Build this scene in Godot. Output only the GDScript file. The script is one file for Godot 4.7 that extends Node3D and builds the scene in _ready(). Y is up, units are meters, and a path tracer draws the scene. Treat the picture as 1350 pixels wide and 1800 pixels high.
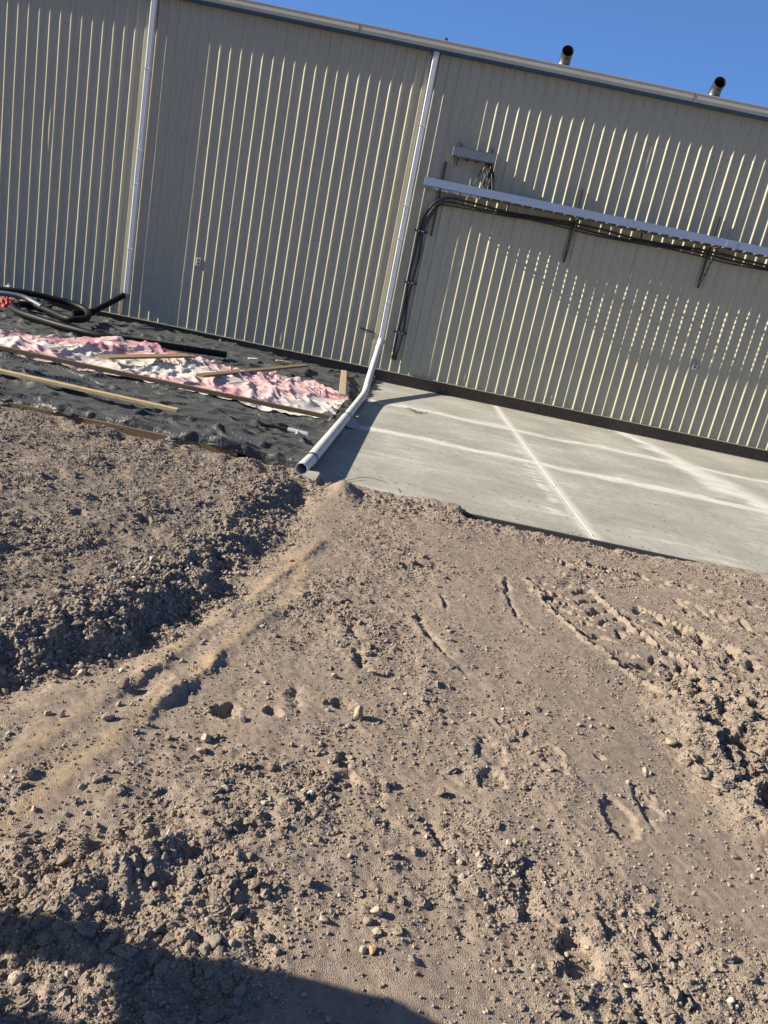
extends Node3D
# Yard beside a ribbed metal building: rolled phone picture, low sun from the left.
# x runs right along the wall, y up, z from the wall towards the camera; the concrete slab is y = 0.

const PITCH := 0.2          # rib spacing of the siding
const WALL_LOW := 0.25
const WALL_TOP := 6.0
const SUN_ELEVATION := 26.6
const SUN_OFF_WALL := 6.2

var rng := RandomNumberGenerator.new()
var noise_a := FastNoiseLite.new()
var noise_b := FastNoiseLite.new()
var noise_c := FastNoiseLite.new()
var noise_ridge := FastNoiseLite.new()
var noise_cell := FastNoiseLite.new()
var noise_s := FastNoiseLite.new()
var used := {}
var M := {}
var gx := PackedFloat32Array()
var gz := PackedFloat32Array()
var gh := PackedFloat32Array()
var gtint := PackedColorArray()

const STONES := [
	[8.641, 12.390, 0.0285, 1.50, "tan", "upright tan wedge-shaped stone casting a long shadow in the middle of the dirt"],
	[8.357, 12.819, 0.0234, 0.90, "brown", "smooth round brown stone alone on flat dirt left of the centre"],
	[8.073, 12.734, 0.0287, 0.90, "pale", "pale lumpy stone on top of the small clump below the sandy ridge"],
	[8.086, 12.798, 0.0238, 0.80, "tan", "tan stone at the foot of the small clump below the sandy ridge"],
	[8.180, 12.569, 0.0206, 0.80, "grey", "grey rounded stone at the right of the square dark hollow"],
	[8.032, 12.543, 0.0186, 0.70, "grey", "small grey stone lying just left of the square dark hollow"],
	[8.524, 12.944, 0.0175, 0.70, "white", "whitish oval pebble on bare dirt below the round brown stone"],
	[8.374, 13.041, 0.0150, 0.80, "white", "small white round pebble on bare dirt, leftmost of two white ones"],
	[8.226, 13.003, 0.0224, 0.50, "pale", "pale flat stone lying uphill of the small white round pebble"],
	[8.209, 13.084, 0.0179, 0.60, "tan", "tan flat stone lying downhill of the pale flat stone"],
	[9.001, 12.781, 0.0260, 0.80, "brown", "brown angular stone between the boot print and the rough rut"],
	[9.155, 12.152, 0.0141, 0.90, "white", "tiny bright white pebble right of the upright wedge-shaped stone"],
	[9.918, 12.343, 0.0194, 0.80, "pale", "pale round pebble on smooth dirt beside the churned clods"],
	[10.122, 12.046, 0.0337, 0.80, "tan", "tan rounded stone at the left edge of the churned tyre ruts"],
	[8.426, 13.424, 0.0234, 0.80, "brown", "large brown half-buried stone above the big cast shadow"],
	[8.380, 13.317, 0.0223, 0.70, "tan", "tan half-buried stone uphill of the large brown half-buried one"],
	[8.384, 13.196, 0.0173, 0.70, "grey", "grey angular stone on the open dirt left of the long rut"],
	[8.312, 13.191, 0.0135, 0.70, "grey", "small grey stone just left of another grey angular stone"],
	[8.133, 13.339, 0.0187, 1.00, "pale", "pale stone standing in the furrow at the lower left"],
	[8.100, 13.265, 0.0153, 0.80, "grey", "grey pebble just uphill of the pale stone in the furrow"],
	[7.856, 13.435, 0.0280, 0.70, "brown", "brown stone half sunk at the lower edge of a smooth scraped patch"],
	[7.919, 13.812, 0.0252, 1.10, "pale", "pale upright stone in the clods at the bottom left corner"],
	[7.931, 13.792, 0.0169, 0.80, "grey", "grey stone leaning on the pale upright one in the corner clods"],
	[8.365, 13.632, 0.0221, 0.90, "grey", "large grey stone just inside the top edge of the big shadow"],
	[8.347, 13.655, 0.0186, 0.90, "grey", "grey stone touching the left of the large shaded grey stone"],
	[8.307, 13.664, 0.0152, 0.90, "brown", "brown stone inside the shadow, leftmost of three in a row"],
	[8.393, 13.627, 0.0119, 0.80, "grey", "small grey stone right of the large shaded grey stone"],
	[8.466, 13.748, 0.0197, 0.80, "grey", "grey stone deep inside the big shadow near the bottom edge"],
	[8.157, 13.683, 0.0204, 0.80, "brown", "brown stone on the sunlit edge left of the big shadow"],
	[8.027, 13.674, 0.0258, 1.10, "olive", "olive brown square clod at the upper left rim of the shadow"],
	[8.796, 13.418, 0.0217, 0.90, "pale", "pale round stone, uppermost in the gravel cluster above the shadow"],
	[8.775, 13.449, 0.0179, 0.80, "grey", "grey stone touching the pale round one in the gravel cluster"],
	[8.808, 13.481, 0.0177, 0.70, "pale", "pale oval stone below the grey one in the gravel cluster"],
	[8.868, 13.462, 0.0197, 0.60, "tan", "long tan stone at the right side of the gravel cluster"],
	[8.797, 13.550, 0.0174, 0.90, "orange", "orange tan stone at the lower end of the gravel cluster"],
	[8.771, 13.554, 0.0139, 0.90, "pale", "pale stone touching the left of the orange tan one"],
	[8.915, 13.556, 0.0227, 0.50, "grey", "flat grey stone right of the orange tan one"],
	[8.646, 13.482, 0.0159, 0.80, "pale", "pale stone alone above the shadow left of the gravel cluster"],
	[7.344, 11.360, 0.0252, 0.60, "white", "white angular stone on top of the shaded trench bank"],
	[7.270, 11.727, 0.0206, 1.30, "white", "small upright white stone on the rim of the trench bank"],
	[7.289, 11.799, 0.0203, 0.70, "tan", "tan pebble directly below the small upright white stone"],
	[7.449, 12.438, 0.0249, 1.10, "pale", "pale pointed stone in the dark shade of the trench"],
	[7.471, 11.748, 0.0173, 0.90, "pale", "pale round pebble in the shaded trench bank, highest of a few"],
	[7.486, 12.016, 0.0177, 0.90, "grey", "grey pebble in the middle of the shaded trench bank"],
	[7.311, 12.210, 0.0344, 0.50, "brown", "long brown stone lying in the shaded trench bank"],
	[7.478, 12.791, 0.0183, 0.90, "tan", "tan round stone in the shaded gravel at the left edge"],
	[7.530, 12.787, 0.0159, 0.80, "grey", "grey round stone right of the tan one in shaded gravel"],
	[7.697, 12.748, 0.0248, 0.90, "tan", "tan round stone between the two sandy ridges"],
	[7.661, 12.519, 0.0311, 0.80, "brown", "brown lump of stone at the end of the upper sandy ridge"],
	[7.233, 12.649, 0.0194, 0.90, "tan", "tan stone at the left picture edge in the dark trench"],
	[10.195, 12.282, 0.0459, 0.60, "brown", "long brown clod lying on the ridge between smooth dirt and tyre ruts"],
	[10.231, 12.392, 0.0424, 0.80, "tan", "tan clod downhill of the long brown clod"],
	[10.161, 12.167, 0.0413, 0.70, "brown", "brown clod uphill of the long brown clod"],
	[10.663, 11.623, 0.0419, 0.50, "brown", "brown flat clod in the churned tyre ruts near the right edge"],
	[11.017, 10.690, 0.0427, 0.50, "tan", "tan flat clod among the tyre tread marks at the right"],
	[10.012, 9.853, 0.0374, 0.50, "tan", "flat tan stone at the start of the tread marks near the slab"],
	[8.498, 12.091, 0.0218, 0.80, "pale", "pale rounded stone on bare dirt above the upright wedge-shaped stone"],
	[8.676, 11.989, 0.0236, 0.80, "tan", "tan stone with a long shadow uphill of the upright wedge-shaped one"],
	[8.485, 12.320, 0.0194, 0.70, "brown", "brown oval stone left of the upright wedge-shaped stone"],
	[8.069, 11.720, 0.0169, 0.50, "white", "white flat pebble near the crest of the sandy ridge"],
	[8.581, 11.798, 0.0192, 0.80, "pale", "pale pebble at the lower end of a short dark rut"],
	[9.065, 13.128, 0.0159, 0.90, "pale", "pale round pebble, leftmost of the small row beside the rut"],
	[9.125, 13.092, 0.0161, 1.10, "pale", "pale upright pebble in the small row beside the rut"],
	[9.133, 13.132, 0.0139, 0.80, "white", "whitish pebble, lowest of the small row beside the rut"],
	[9.243, 13.001, 0.0145, 0.90, "white", "white pebble with a dark gap beside it right of the small row"],
	[9.391, 13.124, 0.0143, 0.80, "pale", "pale pebble at the top of the small heel-shaped hollow"],
	[9.729, 13.487, 0.0194, 0.80, "grey", "grey stone near the bottom right corner of the dirt"],
	[9.550, 13.474, 0.0133, 0.70, "pale", "pale pebble in the fine gravel at the lower right"],
]


# ---------------------------------------------------------------- helpers

func lin(r: float, g: float, b: float) -> Color:
	return Color(r, g, b).linear_to_srgb()

func numbered(called: String) -> String:
	var n: int = used.get(called, 0)
	used[called] = n + 1
	return called if n == 0 else "%s_%03d" % [called, n]

func tag(o: Node, label: String, category: String, group := "", kind := "") -> Node:
	if label != "":
		o.set_meta("label", label)
	if category != "":
		o.set_meta("category", category)
	if group != "":
		o.set_meta("group", group)
	if kind != "":
		o.set_meta("kind", kind)
	return o

func thing(called: String, label: String, category: String, at := Vector3.ZERO, group := "") -> Node3D:
	var o := Node3D.new()
	o.name = numbered(called)
	add_child(o)
	o.position = at
	tag(o, label, category, group)
	return o

func put(mesh: Mesh, called: String, material: Material, parent: Node = null, at := Vector3.ZERO) -> MeshInstance3D:
	var o := MeshInstance3D.new()
	o.mesh = mesh
	o.name = numbered(called) if parent == null else called
	o.material_override = material
	if parent == null:
		add_child(o)
	else:
		parent.add_child(o, true)
	o.position = at
	return o

func done(st: SurfaceTool, called: String, material: Material, parent: Node = null, at := Vector3.ZERO) -> MeshInstance3D:
	st.generate_normals()
	return put(st.commit(), called, material, parent, at)

func start() -> SurfaceTool:
	var st := SurfaceTool.new()
	st.begin(Mesh.PRIMITIVE_TRIANGLES)
	return st

func quad(st: SurfaceTool, a: Vector3, b: Vector3, c: Vector3, d: Vector3, g := -1) -> void:
	st.set_smooth_group(g)
	for v in [a, b, c, a, c, d]:
		st.add_vertex(v)

# box with chamfered edges
func bbox(st: SurfaceTool, xf: Transform3D, size: Vector3, b: float) -> void:
	var h := size * 0.5
	b = minf(b, minf(h.x, minf(h.y, h.z)) * 0.45)
	for ax in 3:
		var u := (ax + 1) % 3
		var w := (ax + 2) % 3
		for s in [-1.0, 1.0]:
			var p: Array[Vector3] = []
			for k in [[-1, -1], [1, -1], [1, 1], [-1, 1]]:
				var v := Vector3.ZERO
				v[ax] = s * h[ax]
				v[u] = k[0] * (h[u] - b)
				v[w] = k[1] * (h[w] - b)
				p.append(xf * v)
			if s < 0:
				quad(st, p[0], p[1], p[2], p[3])
			else:
				quad(st, p[3], p[2], p[1], p[0])
	for ax in 3:
		var u := (ax + 1) % 3
		var w := (ax + 2) % 3
		for su in [-1.0, 1.0]:
			for sw in [-1.0, 1.0]:
				var p: Array[Vector3] = []
				for e in [[-1, 0], [1, 0], [1, 1], [-1, 1]]:
					var v := Vector3.ZERO
					v[ax] = e[0] * (h[ax] - b)
					v[u] = su * (h[u] - (b if e[1] == 0 else 0.0))
					v[w] = sw * (h[w] - (0.0 if e[1] == 0 else b))
					p.append(xf * v)
				if su * sw > 0:
					quad(st, p[3], p[2], p[1], p[0])
				else:
					quad(st, p[0], p[1], p[2], p[3])
	for sx in [-1.0, 1.0]:
		for sy in [-1.0, 1.0]:
			for sz in [-1.0, 1.0]:
				st.set_smooth_group(-1)
				var c := Vector3(sx, sy, sz)
				var q: Array[Vector3] = []
				for ax in 3:
					var v := Vector3.ZERO
					for k in 3:
						v[k] = c[k] * (h[k] if k == ax else h[k] - b)
					q.append(xf * v)
				if sx * sy * sz < 0:
					q.reverse()
				for v in q:
					st.add_vertex(v)

func box_mesh(size: Vector3, b: float) -> ArrayMesh:
	var st := start()
	bbox(st, Transform3D.IDENTITY, size, b)
	st.generate_normals()
	return st.commit()

# a bar from a to b, w wide and h high (h along up)
func bar(st: SurfaceTool, a: Vector3, b: Vector3, w: float, h: float, up := Vector3.UP, bevel := 0.003) -> void:
	var x := (b - a).normalized()
	var z := x.cross(up).normalized()
	var y := z.cross(x)
	bbox(st, Transform3D(Basis(x, y, z), (a + b) * 0.5), Vector3(a.distance_to(b), h, w), bevel)

func smooth_path(pts: Array, per := 8) -> Array[Vector3]:
	var out: Array[Vector3] = []
	for i in range(pts.size() - 1):
		var p0: Vector3 = pts[maxi(i - 1, 0)]
		var p1: Vector3 = pts[i]
		var p2: Vector3 = pts[i + 1]
		var p3: Vector3 = pts[mini(i + 2, pts.size() - 1)]
		for k in per:
			out.append(p1.cubic_interpolate(p2, p0, p3, float(k) / per))
	out.append(pts[pts.size() - 1])
	return out

# round tube along a path; radii may vary along it (ring > 0 gives corrugation)
func tube(st: SurfaceTool, path: Array, r: float, sides := 12, capped := true, ring := 0.0, ring_depth := 0.0) -> void:
	var pts: Array[Vector3] = []
	if ring > 0.0:
		for i in range(path.size() - 1):
			var a: Vector3 = path[i]
			var b: Vector3 = path[i + 1]
			var n := maxi(1, int(round(a.distance_to(b) / ring)))
			for k in n:
				pts.append(a.lerp(b, float(k) / n))
		pts.append(path[path.size() - 1])
	else:
		for v in path:
			pts.append(v)
	var side := Vector3.ZERO
	var rings: Array = []
	for i in pts.size():
		var t := (pts[mini(i + 1, pts.size() - 1)] - pts[maxi(i - 1, 0)]).normalized()
		if side == Vector3.ZERO:
			side = t.cross(Vector3.UP if absf(t.y) < 0.9 else Vector3.RIGHT).normalized()
		side = (side - t * side.dot(t)).normalized()
		var up := side.cross(t)
		var rr := r - (ring_depth if ring > 0.0 and i % 2 == 1 else 0.0)
		var c: Array[Vector3] = []
		for k in sides:
			var a := TAU * k / sides
			c.append(pts[i] + (side * cos(a) + up * sin(a)) * rr)
		rings.append(c)
	for i in range(rings.size() - 1):
		for k in sides:
			var k2 := (k + 1) % sides
			quad(st, rings[i][k], rings[i][k2], rings[i + 1][k2], rings[i + 1][k], 1)
	if capped:
		for e in [0, rings.size() - 1]:
			st.set_smooth_group(-1)
			for k in range(1, sides - 1):
				if e == 0:
					for v in [rings[e][0], rings[e][k + 1], rings[e][k]]:
						st.add_vertex(v)
				else:
					for v in [rings[e][0], rings[e][k], rings[e][k + 1]]:
						st.add_vertex(v)

# pipe with a wall, open at its ends
func open_pipe(st: SurfaceTool, path: Array, r: float, wall: float, sides := 24) -> void:
	tube(st, path, r, sides, false)
	tube(st, path, r - wall, sides, false)
	for e in [0, path.size() - 1]:
		var p: Vector3 = path[e]
		var q: Vector3 = path[1] if e == 0 else path[e - 1]
		var t := (p - q).normalized()
		var s := t.cross(Vector3.UP if absf(t.y) < 0.9 else Vector3.RIGHT).normalized()
		var u := s.cross(t)
		for k in sides:
			var a := TAU * k / sides
			var b := TAU * (k + 1) / sides
			var d1 := s * cos(a) + u * sin(a)
			var d2 := s * cos(b) + u * sin(b)
			quad(st, p + d1 * r, p + d2 * r, p + d2 * (r - wall), p + d1 * (r - wall))

# sheet over a grid of points, normals from the surface itself
func sheet(pts: PackedVector3Array, nu: int, nv: int, colors := PackedColorArray()) -> ArrayMesh:
	var normals := PackedVector3Array()
	normals.resize(pts.size())
	var uvs := PackedVector2Array()
	uvs.resize(pts.size())
	for j in nv:
		for i in nu:
			var k := j * nu + i
			var du := pts[j * nu + mini(i + 1, nu - 1)] - pts[j * nu + maxi(i - 1, 0)]
			var dv := pts[mini(j + 1, nv - 1) * nu + i] - pts[maxi(j - 1, 0) * nu + i]
			normals[k] = dv.cross(du).normalized()
			uvs[k] = Vector2(pts[k].x, pts[k].z)
	var index := PackedInt32Array()
	index.resize((nu - 1) * (nv - 1) * 6)
	var w := 0
	for j in nv - 1:
		for i in nu - 1:
			var a := j * nu + i
			for v in [a, a + 1, a + nu + 1, a, a + nu + 1, a + nu]:
				index[w] = v
				w += 1
	var arr := []
	arr.resize(Mesh.ARRAY_MAX)
	arr[Mesh.ARRAY_VERTEX] = pts
	arr[Mesh.ARRAY_NORMAL] = normals
	arr[Mesh.ARRAY_TEX_UV] = uvs
	arr[Mesh.ARRAY_INDEX] = index
	if colors.size() == pts.size():
		arr[Mesh.ARRAY_COLOR] = colors
	var m := ArrayMesh.new()
	m.add_surface_from_arrays(Mesh.PRIMITIVE_TRIANGLES, arr)
	return m

# stone: a ball cut by random planes
func stone_mesh(seed_value: int, segments: int, rings: int, rough: float, flat := 0.75, facets := false, low := 0.5) -> ArrayMesh:
	var r := RandomNumberGenerator.new()
	r.seed = seed_value
	var sphere := SphereMesh.new()
	sphere.radial_segments = segments
	sphere.rings = rings
	var arr := sphere.get_mesh_arrays()
	var v: PackedVector3Array = arr[Mesh.ARRAY_VERTEX]
	var planes: Array = []
	for k in 11:
		planes.append([Vector3(r.randfn(), r.randfn(), r.randfn()).normalized(), r.randf_range(low, 0.85 if low >= 0.5 else 0.72)])
	var n := FastNoiseLite.new()
	n.seed = seed_value
	n.frequency = 1.1
	var ax := Vector3(1.0, flat * r.randf_range(0.85, 1.1), r.randf_range(0.72, 0.95))
	var st := start()
	var pos := PackedVector3Array()
	for p in v:
		var d := p.normalized()
		var t := 1.0
		for q in planes:
			var c: float = d.dot(q[0])
			if c > 0.05:
				t = minf(t, q[1] / c)
		t *= 1.0 + rough * n.get_noise_3dv(d * 2.0) + rough * 0.5 * n.get_noise_3dv(d * 5.0)
		pos.append(d * t * ax)
	var index: PackedInt32Array = arr[Mesh.ARRAY_INDEX]
	for i in index:
		st.set_smooth_group(-1 if facets else 0)
		st.add_vertex(pos[i])
	st.index()
	st.generate_normals()
	return st.commit()

func ssig(x: float, a: float, b: float) -> float:
	return smoothstep(a, b, x)

# ---------------------------------------------------------------- textures

func noise_image(seed_value: int, freq: float, size: int, kind := FastNoiseLite.TYPE_SIMPLEX_SMOOTH, octaves := 4) -> Image:
	var n := FastNoiseLite.new()
	n.seed = seed_value
	n.noise_type = kind
	n.frequency = freq
	n.fractal_octaves = octaves
	if octaves < 2:
		n.fractal_type = FastNoiseLite.FRACTAL_NONE
	var im := n.get_seamless_image(size, size)
	im.convert(Image.FORMAT_L8)
	return im

# colour texture that runs from colour a to b by noise, speckled with c
func speckled(seed_value: int, size: int, a: Color, b: Color, c: Color, share: float, freq := 0.02, fine := 0.3) -> ImageTexture:
	var big := noise_image(seed_value, freq, size).get_data()
	var small := noise_image(seed_value + 1, fine, size, FastNoiseLite.TYPE_SIMPLEX, 2).get_data()
	var cell := noise_image(seed_value + 2, fine * 0.6, size, FastNoiseLite.TYPE_CELLULAR, 1).get_data()
	var out := PackedByteArray()
	out.resize(size * size * 3)
	for i in size * size:
		var t := clampf((big[i] / 255.0 - 0.5) * 0.9 + (small[i] / 255.0 - 0.5) * 0.9 + 0.5, 0.0, 1.0)
		var col := a.lerp(b, t)
		if cell[i] / 255.0 < share:
			col = col.lerp(c, 0.7)
		out[i * 3] = int(clampf(col.r, 0, 1) * 255.0)
		out[i * 3 + 1] = int(clampf(col.g, 0, 1) * 255.0)
		out[i * 3 + 2] = int(clampf(col.b, 0, 1) * 255.0)
	var im := Image.create_from_data(size, size, false, Image.FORMAT_RGB8, out)
	return ImageTexture.create_from_image(im)

func normal_tex(seed_value: int, size: int, freq: float, strength: float, kind := FastNoiseLite.TYPE_SIMPLEX, octaves := 4) -> ImageTexture:
	var im := noise_image(seed_value, freq, size, kind, octaves)
	im.convert(Image.FORMAT_RGBA8)
	im.bump_map_to_normal_map(strength)
	return ImageTexture.create_from_image(im)

func paint(c: Color, rough := 0.8, metal := 0.0) -> StandardMaterial3D:
	var m := StandardMaterial3D.new()
	m.albedo_color = c
	m.roughness = rough
	m.metallic = metal
	return m

func textured(tex: Texture2D, rough: float, scale: Vector3, normal: Texture2D = null, nscale := 1.0, world := true) -> StandardMaterial3D:
	var m := StandardMaterial3D.new()
	m.albedo_texture = tex
	m.roughness = rough
	m.uv1_triplanar = true
	m.uv1_world_triplanar = world
	m.uv1_scale = scale
	if normal:
		m.normal_enabled = true
		m.normal_texture = normal
		m.normal_scale = nscale
	return m

func make_materials() -> void:
	var soil := speckled(11, 1024, lin(0.33, 0.255, 0.20), lin(0.58, 0.472, 0.39), lin(0.68, 0.575, 0.49), 0.10, 0.012, 0.2)
	var soil_n := normal_tex(21, 1024, 0.16, 9.0, FastNoiseLite.TYPE_SIMPLEX, 3)
	M.soil = textured(soil, 0.95, Vector3(1.3, 1.3, 1.3), soil_n, 1.1)
	M.soil.vertex_color_use_as_albedo = true
	M.clod = textured(soil, 0.95, Vector3(2.3, 2.3, 2.3), soil_n, 1.0)
	M.clod.vertex_color_use_as_albedo = true
	M.clod.albedo_color = lin(0.72, 0.72, 0.72)
	var stone_t := speckled(31, 256, Color(0.86, 0.84, 0.82), Color(1, 1, 1), Color(0.72, 0.7, 0.68), 0.08, 0.03, 0.2)
	var pebble := textured(stone_t, 0.8, Vector3(9, 9, 9))
	pebble.vertex_color_use_as_albedo = true
	M.pebble = pebble
	var tones := {"tan": lin(0.42, 0.33, 0.24), "brown": lin(0.27, 0.205, 0.155), "pale": lin(0.46, 0.395, 0.325), "grey": lin(0.31, 0.265, 0.225), "white": lin(0.56, 0.51, 0.44), "olive": lin(0.19, 0.165, 0.11), "orange": lin(0.46, 0.30, 0.17)}
	for k in tones:
		var m := textured(stone_t, 0.8, Vector3(11, 11, 11), soil_n, 0.5)
		m.albedo_color = tones[k]
		M["stone_" + k] = m
	# siding: stone beige baked paint, faint vertical run-off marks
	var side_t := speckled(41, 512, Color(0.93, 0.93, 0.92), Color(1, 1, 1), Color(0.9, 0.89, 0.86), 0.03, 0.012, 0.06)
	M.siding = textured(side_t, 0.5, Vector3(1.7, 0.11, 1.7))
	M.siding.albedo_color = lin(0.44, 0.398, 0.282)
	M.gutter = textured(side_t, 0.45, Vector3(0.2, 1.5, 1.5))
	M.gutter.albedo_color = lin(0.52, 0.485, 0.39)
	M.trim_blue = paint(lin(0.03, 0.075, 0.13), 0.4)
	M.white_paint = textured(side_t, 0.42, Vector3(2.5, 0.3, 2.5))
	M.white_paint.albedo_color = lin(0.66, 0.67, 0.68)
	M.galv = textured(speckled(51, 256, Color(0.85, 0.86, 0.88), Color(1, 1, 1), Color(0.8, 0.82, 0.85), 0.12, 0.03, 0.09), 0.42, Vector3(3, 3, 3))
	M.galv.albedo_color = lin(0.44, 0.465, 0.51)
	M.galv.metallic = 0.55
	M.galv_dark = paint(lin(0.045, 0.043, 0.04), 0.6, 0.2)
	M.box_grey = paint(lin(0.13, 0.15, 0.17), 0.5, 0.0)
	M.cable = paint(lin(0.018, 0.018, 0.018), 0.38)
	M.screw = paint(lin(0.12, 0.11, 0.1), 0.6, 0.3)
	M.footing = textured(speckled(61, 512, lin(0.075, 0.054, 0.038), lin(0.135, 0.10, 0.074), lin(0.14, 0.12, 0.1), 0.05, 0.015, 0.12), 0.95, Vector3(0.9, 2.2, 2.2), soil_n, 0.4)
	M.roof = paint(lin(0.4, 0.4, 0.4), 0.5, 0.3)
	M.exhaust = paint(lin(0.16, 0.16, 0.16), 0.45, 1.0)
	M.exhaust_inside = paint(lin(0.02, 0.02, 0.02), 0.9)
	M.pvc = textured(speckled(71, 256, Color(0.9, 0.9, 0.89), Color(1, 1, 1), Color(0.8, 0.78, 0.75), 0.05, 0.012, 0.06), 0.38, Vector3(2, 2, 2))
	M.pvc.albedo_color = lin(0.72, 0.72, 0.71)
	M.rubber = paint(lin(0.06, 0.06, 0.063), 0.6)
	M.hose = paint(lin(0.013, 0.013, 0.014), 0.5)
	M.hose.metallic_specular = 0.25
	var cloth_n := normal_tex(81, 512, 0.05, 6.0, FastNoiseLite.TYPE_SIMPLEX, 4)
	M.tarp = textured(speckled(82, 512, lin(0.024, 0.026, 0.027), lin(0.050, 0.053, 0.054), lin(0.095, 0.092, 0.086), 0.03, 0.008, 0.1), 0.52, Vector3(0.8, 0.8, 0.8), cloth_n, 0.5)
	M.tarp.rim_enabled = true
	M.tarp.rim = 0.15
	M.film = textured(speckled(83, 256, Color(0.9, 0.9, 0.9), Color(1, 1, 1), Color(0.82, 0.8, 0.78), 0.05, 0.02, 0.1), 0.36, Vector3(1, 1, 1), cloth_n, 0.2)
	M.film.vertex_color_use_as_albedo = true
	for w in [["wood_fresh", lin(0.74, 0.59, 0.33)], ["wood_pale", lin(0.68, 0.55, 0.37)], ["wood_old", lin(0.30, 0.205, 0.115)], ["wood_dark", lin(0.22, 0.15, 0.09)], ["wood_tan", lin(0.40, 0.29, 0.16)]]:
		var t: Texture2D = M.get("grain")
		if t == null:
			t = speckled(91, 512, Color(0.62, 0.58, 0.54), Color(1, 1, 1), Color(0.55, 0.5, 0.45), 0.05, 0.02, 0.12)
			M.grain = t
		var m := textured(t, 0.8, Vector3(0.5, 9.0, 9.0), null, 1.0, false)
		m.albedo_color = w[1]
		M[w[0]] = m
	M.grey_plastic = paint(lin(0.34, 0.35, 0.36), 0.45)
	M.blue_pipe = paint(lin(0.08, 0.092, 0.12), 0.5)
	M.red_cloth = paint(lin(0.55, 0.09, 0.07), 0.7)
	M.outlet = paint(lin(0.42, 0.42, 0.40), 0.5)
	M.outlet_dark = paint(lin(0.03, 0.03, 0.03), 0.6)
	M.wire = paint(lin(0.22, 0.2, 0.18), 0.5, 0.5)
	M.twig = paint(lin(0.09, 0.06, 0.04), 0.9)

# ---------------------------------------------------------------- camera and light

func make_view() -> void:
	var cam := Camera3D.new()
	cam.name = "camera"
	cam.fov = 69.39
	cam.near = 0.05
	cam.far = 600.0
	add_child(cam)
	cam.transform = Transform3D(Basis(Vector3(0.978572, 0.196024, -0.063022), Vector3(-0.20584, 0.939073, -0.275268), Vector3(0.005223, 0.282342, 0.9593)), Vector3(8.587, 1.775, 15.2))
	cam.current = true
	var env := Environment.new()
	env.background_mode = Environment.BG_SKY
	env.tonemap_mode = Environment.TONE_MAPPER_LINEAR
	env.tonemap_exposure = 1.85
	env.sdfgi_enabled = true
	env.ssao_enabled = true
	env.ssil_enabled = true
	var sky := Sky.new()
	var sm := ProceduralSkyMaterial.new()
	sm.sky_top_color = lin(0.034, 0.055, 0.105)
	sm.sky_horizon_color = lin(0.096, 0.245, 0.62)
	sm.sky_curve = 0.3
	sm.ground_bottom_color = lin(0.16, 0.13, 0.1)
	sm.ground_horizon_color = lin(0.25, 0.27, 0.3)
	sm.sun_angle_max = 30.0
	sm.sun_curve = 0.34
	sky.sky_material = sm
	env.sky = sky
	env.background_energy_multiplier = 1.0
	var we := WorldEnvironment.new()
	we.name = "environment"
	we.environment = env
	add_child(we)
	var sun := DirectionalLight3D.new()
	sun.name = "sun"
	sun.light_color = Color(1.0, 0.965, 0.885)
	sun.light_energy = 1.6
	sun.light_angular_distance = 0.55
	sun.shadow_enabled = true
	add_child(sun)
	var e := deg_to_rad(SUN_ELEVATION)
	var a := deg_to_rad(SUN_OFF_WALL)
	var d := Vector3(cos(e) * cos(a), -sin(e), -cos(e) * sin(a))
	sun.look_at_from_position(Vector3.ZERO, d, Vector3.UP)

# ---------------------------------------------------------------- ground

func fill_axis(lo: float, a: float, b: float, hi: float, fine: float, grow: float, mid: float, mid_lo: float, mid_hi: float) -> PackedFloat32Array:
	var left: Array[float] = []
	var p := a
	var s := fine
	while p > lo:
		s = minf(s * grow, mid) if p > mid_lo else s * 1.3
		p -= s
		left.append(p)
	left.reverse()
	var out := PackedFloat32Array(left)
	var n := int(round((b - a) / fine))
	for k in n:
		out.append(a + (b - a) * k / n)
	p = b
	s = fine
	while p < hi:
		out.append(p)
		s = minf(s * grow, mid) if p < mid_hi else s * 1.3
		p += s
	out.append(p)
	return out

func line_at(pts: Array, z: float) -> float:
	if z <= pts[0][1]:
		return pts[0][0]
	for i in range(pts.size() - 1):
		if z <= pts[i + 1][1]:
			return lerpf(pts[i][0], pts[i + 1][0], (z - pts[i][1]) / (pts[i + 1][1] - pts[i][1]))
	return pts[pts.size() - 1][0]

const BANK := [[7.80, 8.95], [7.795, 9.21], [7.80, 10.32], [7.74, 11.14], [7.66, 11.68], [7.57, 12.0], [7.50, 12.26], [7.36, 12.48], [7.14, 12.64], [6.75, 12.95], [6.0, 13.5]]

const STREAK_A := [[8.26, 9.9], [8.16, 10.35], [7.83, 11.8], [7.60, 12.75], [7.42, 13.4]]
const STREAK_B := [[8.14, 11.3], [7.95, 12.1], [7.79, 12.78], [7.62, 13.4]]

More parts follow.
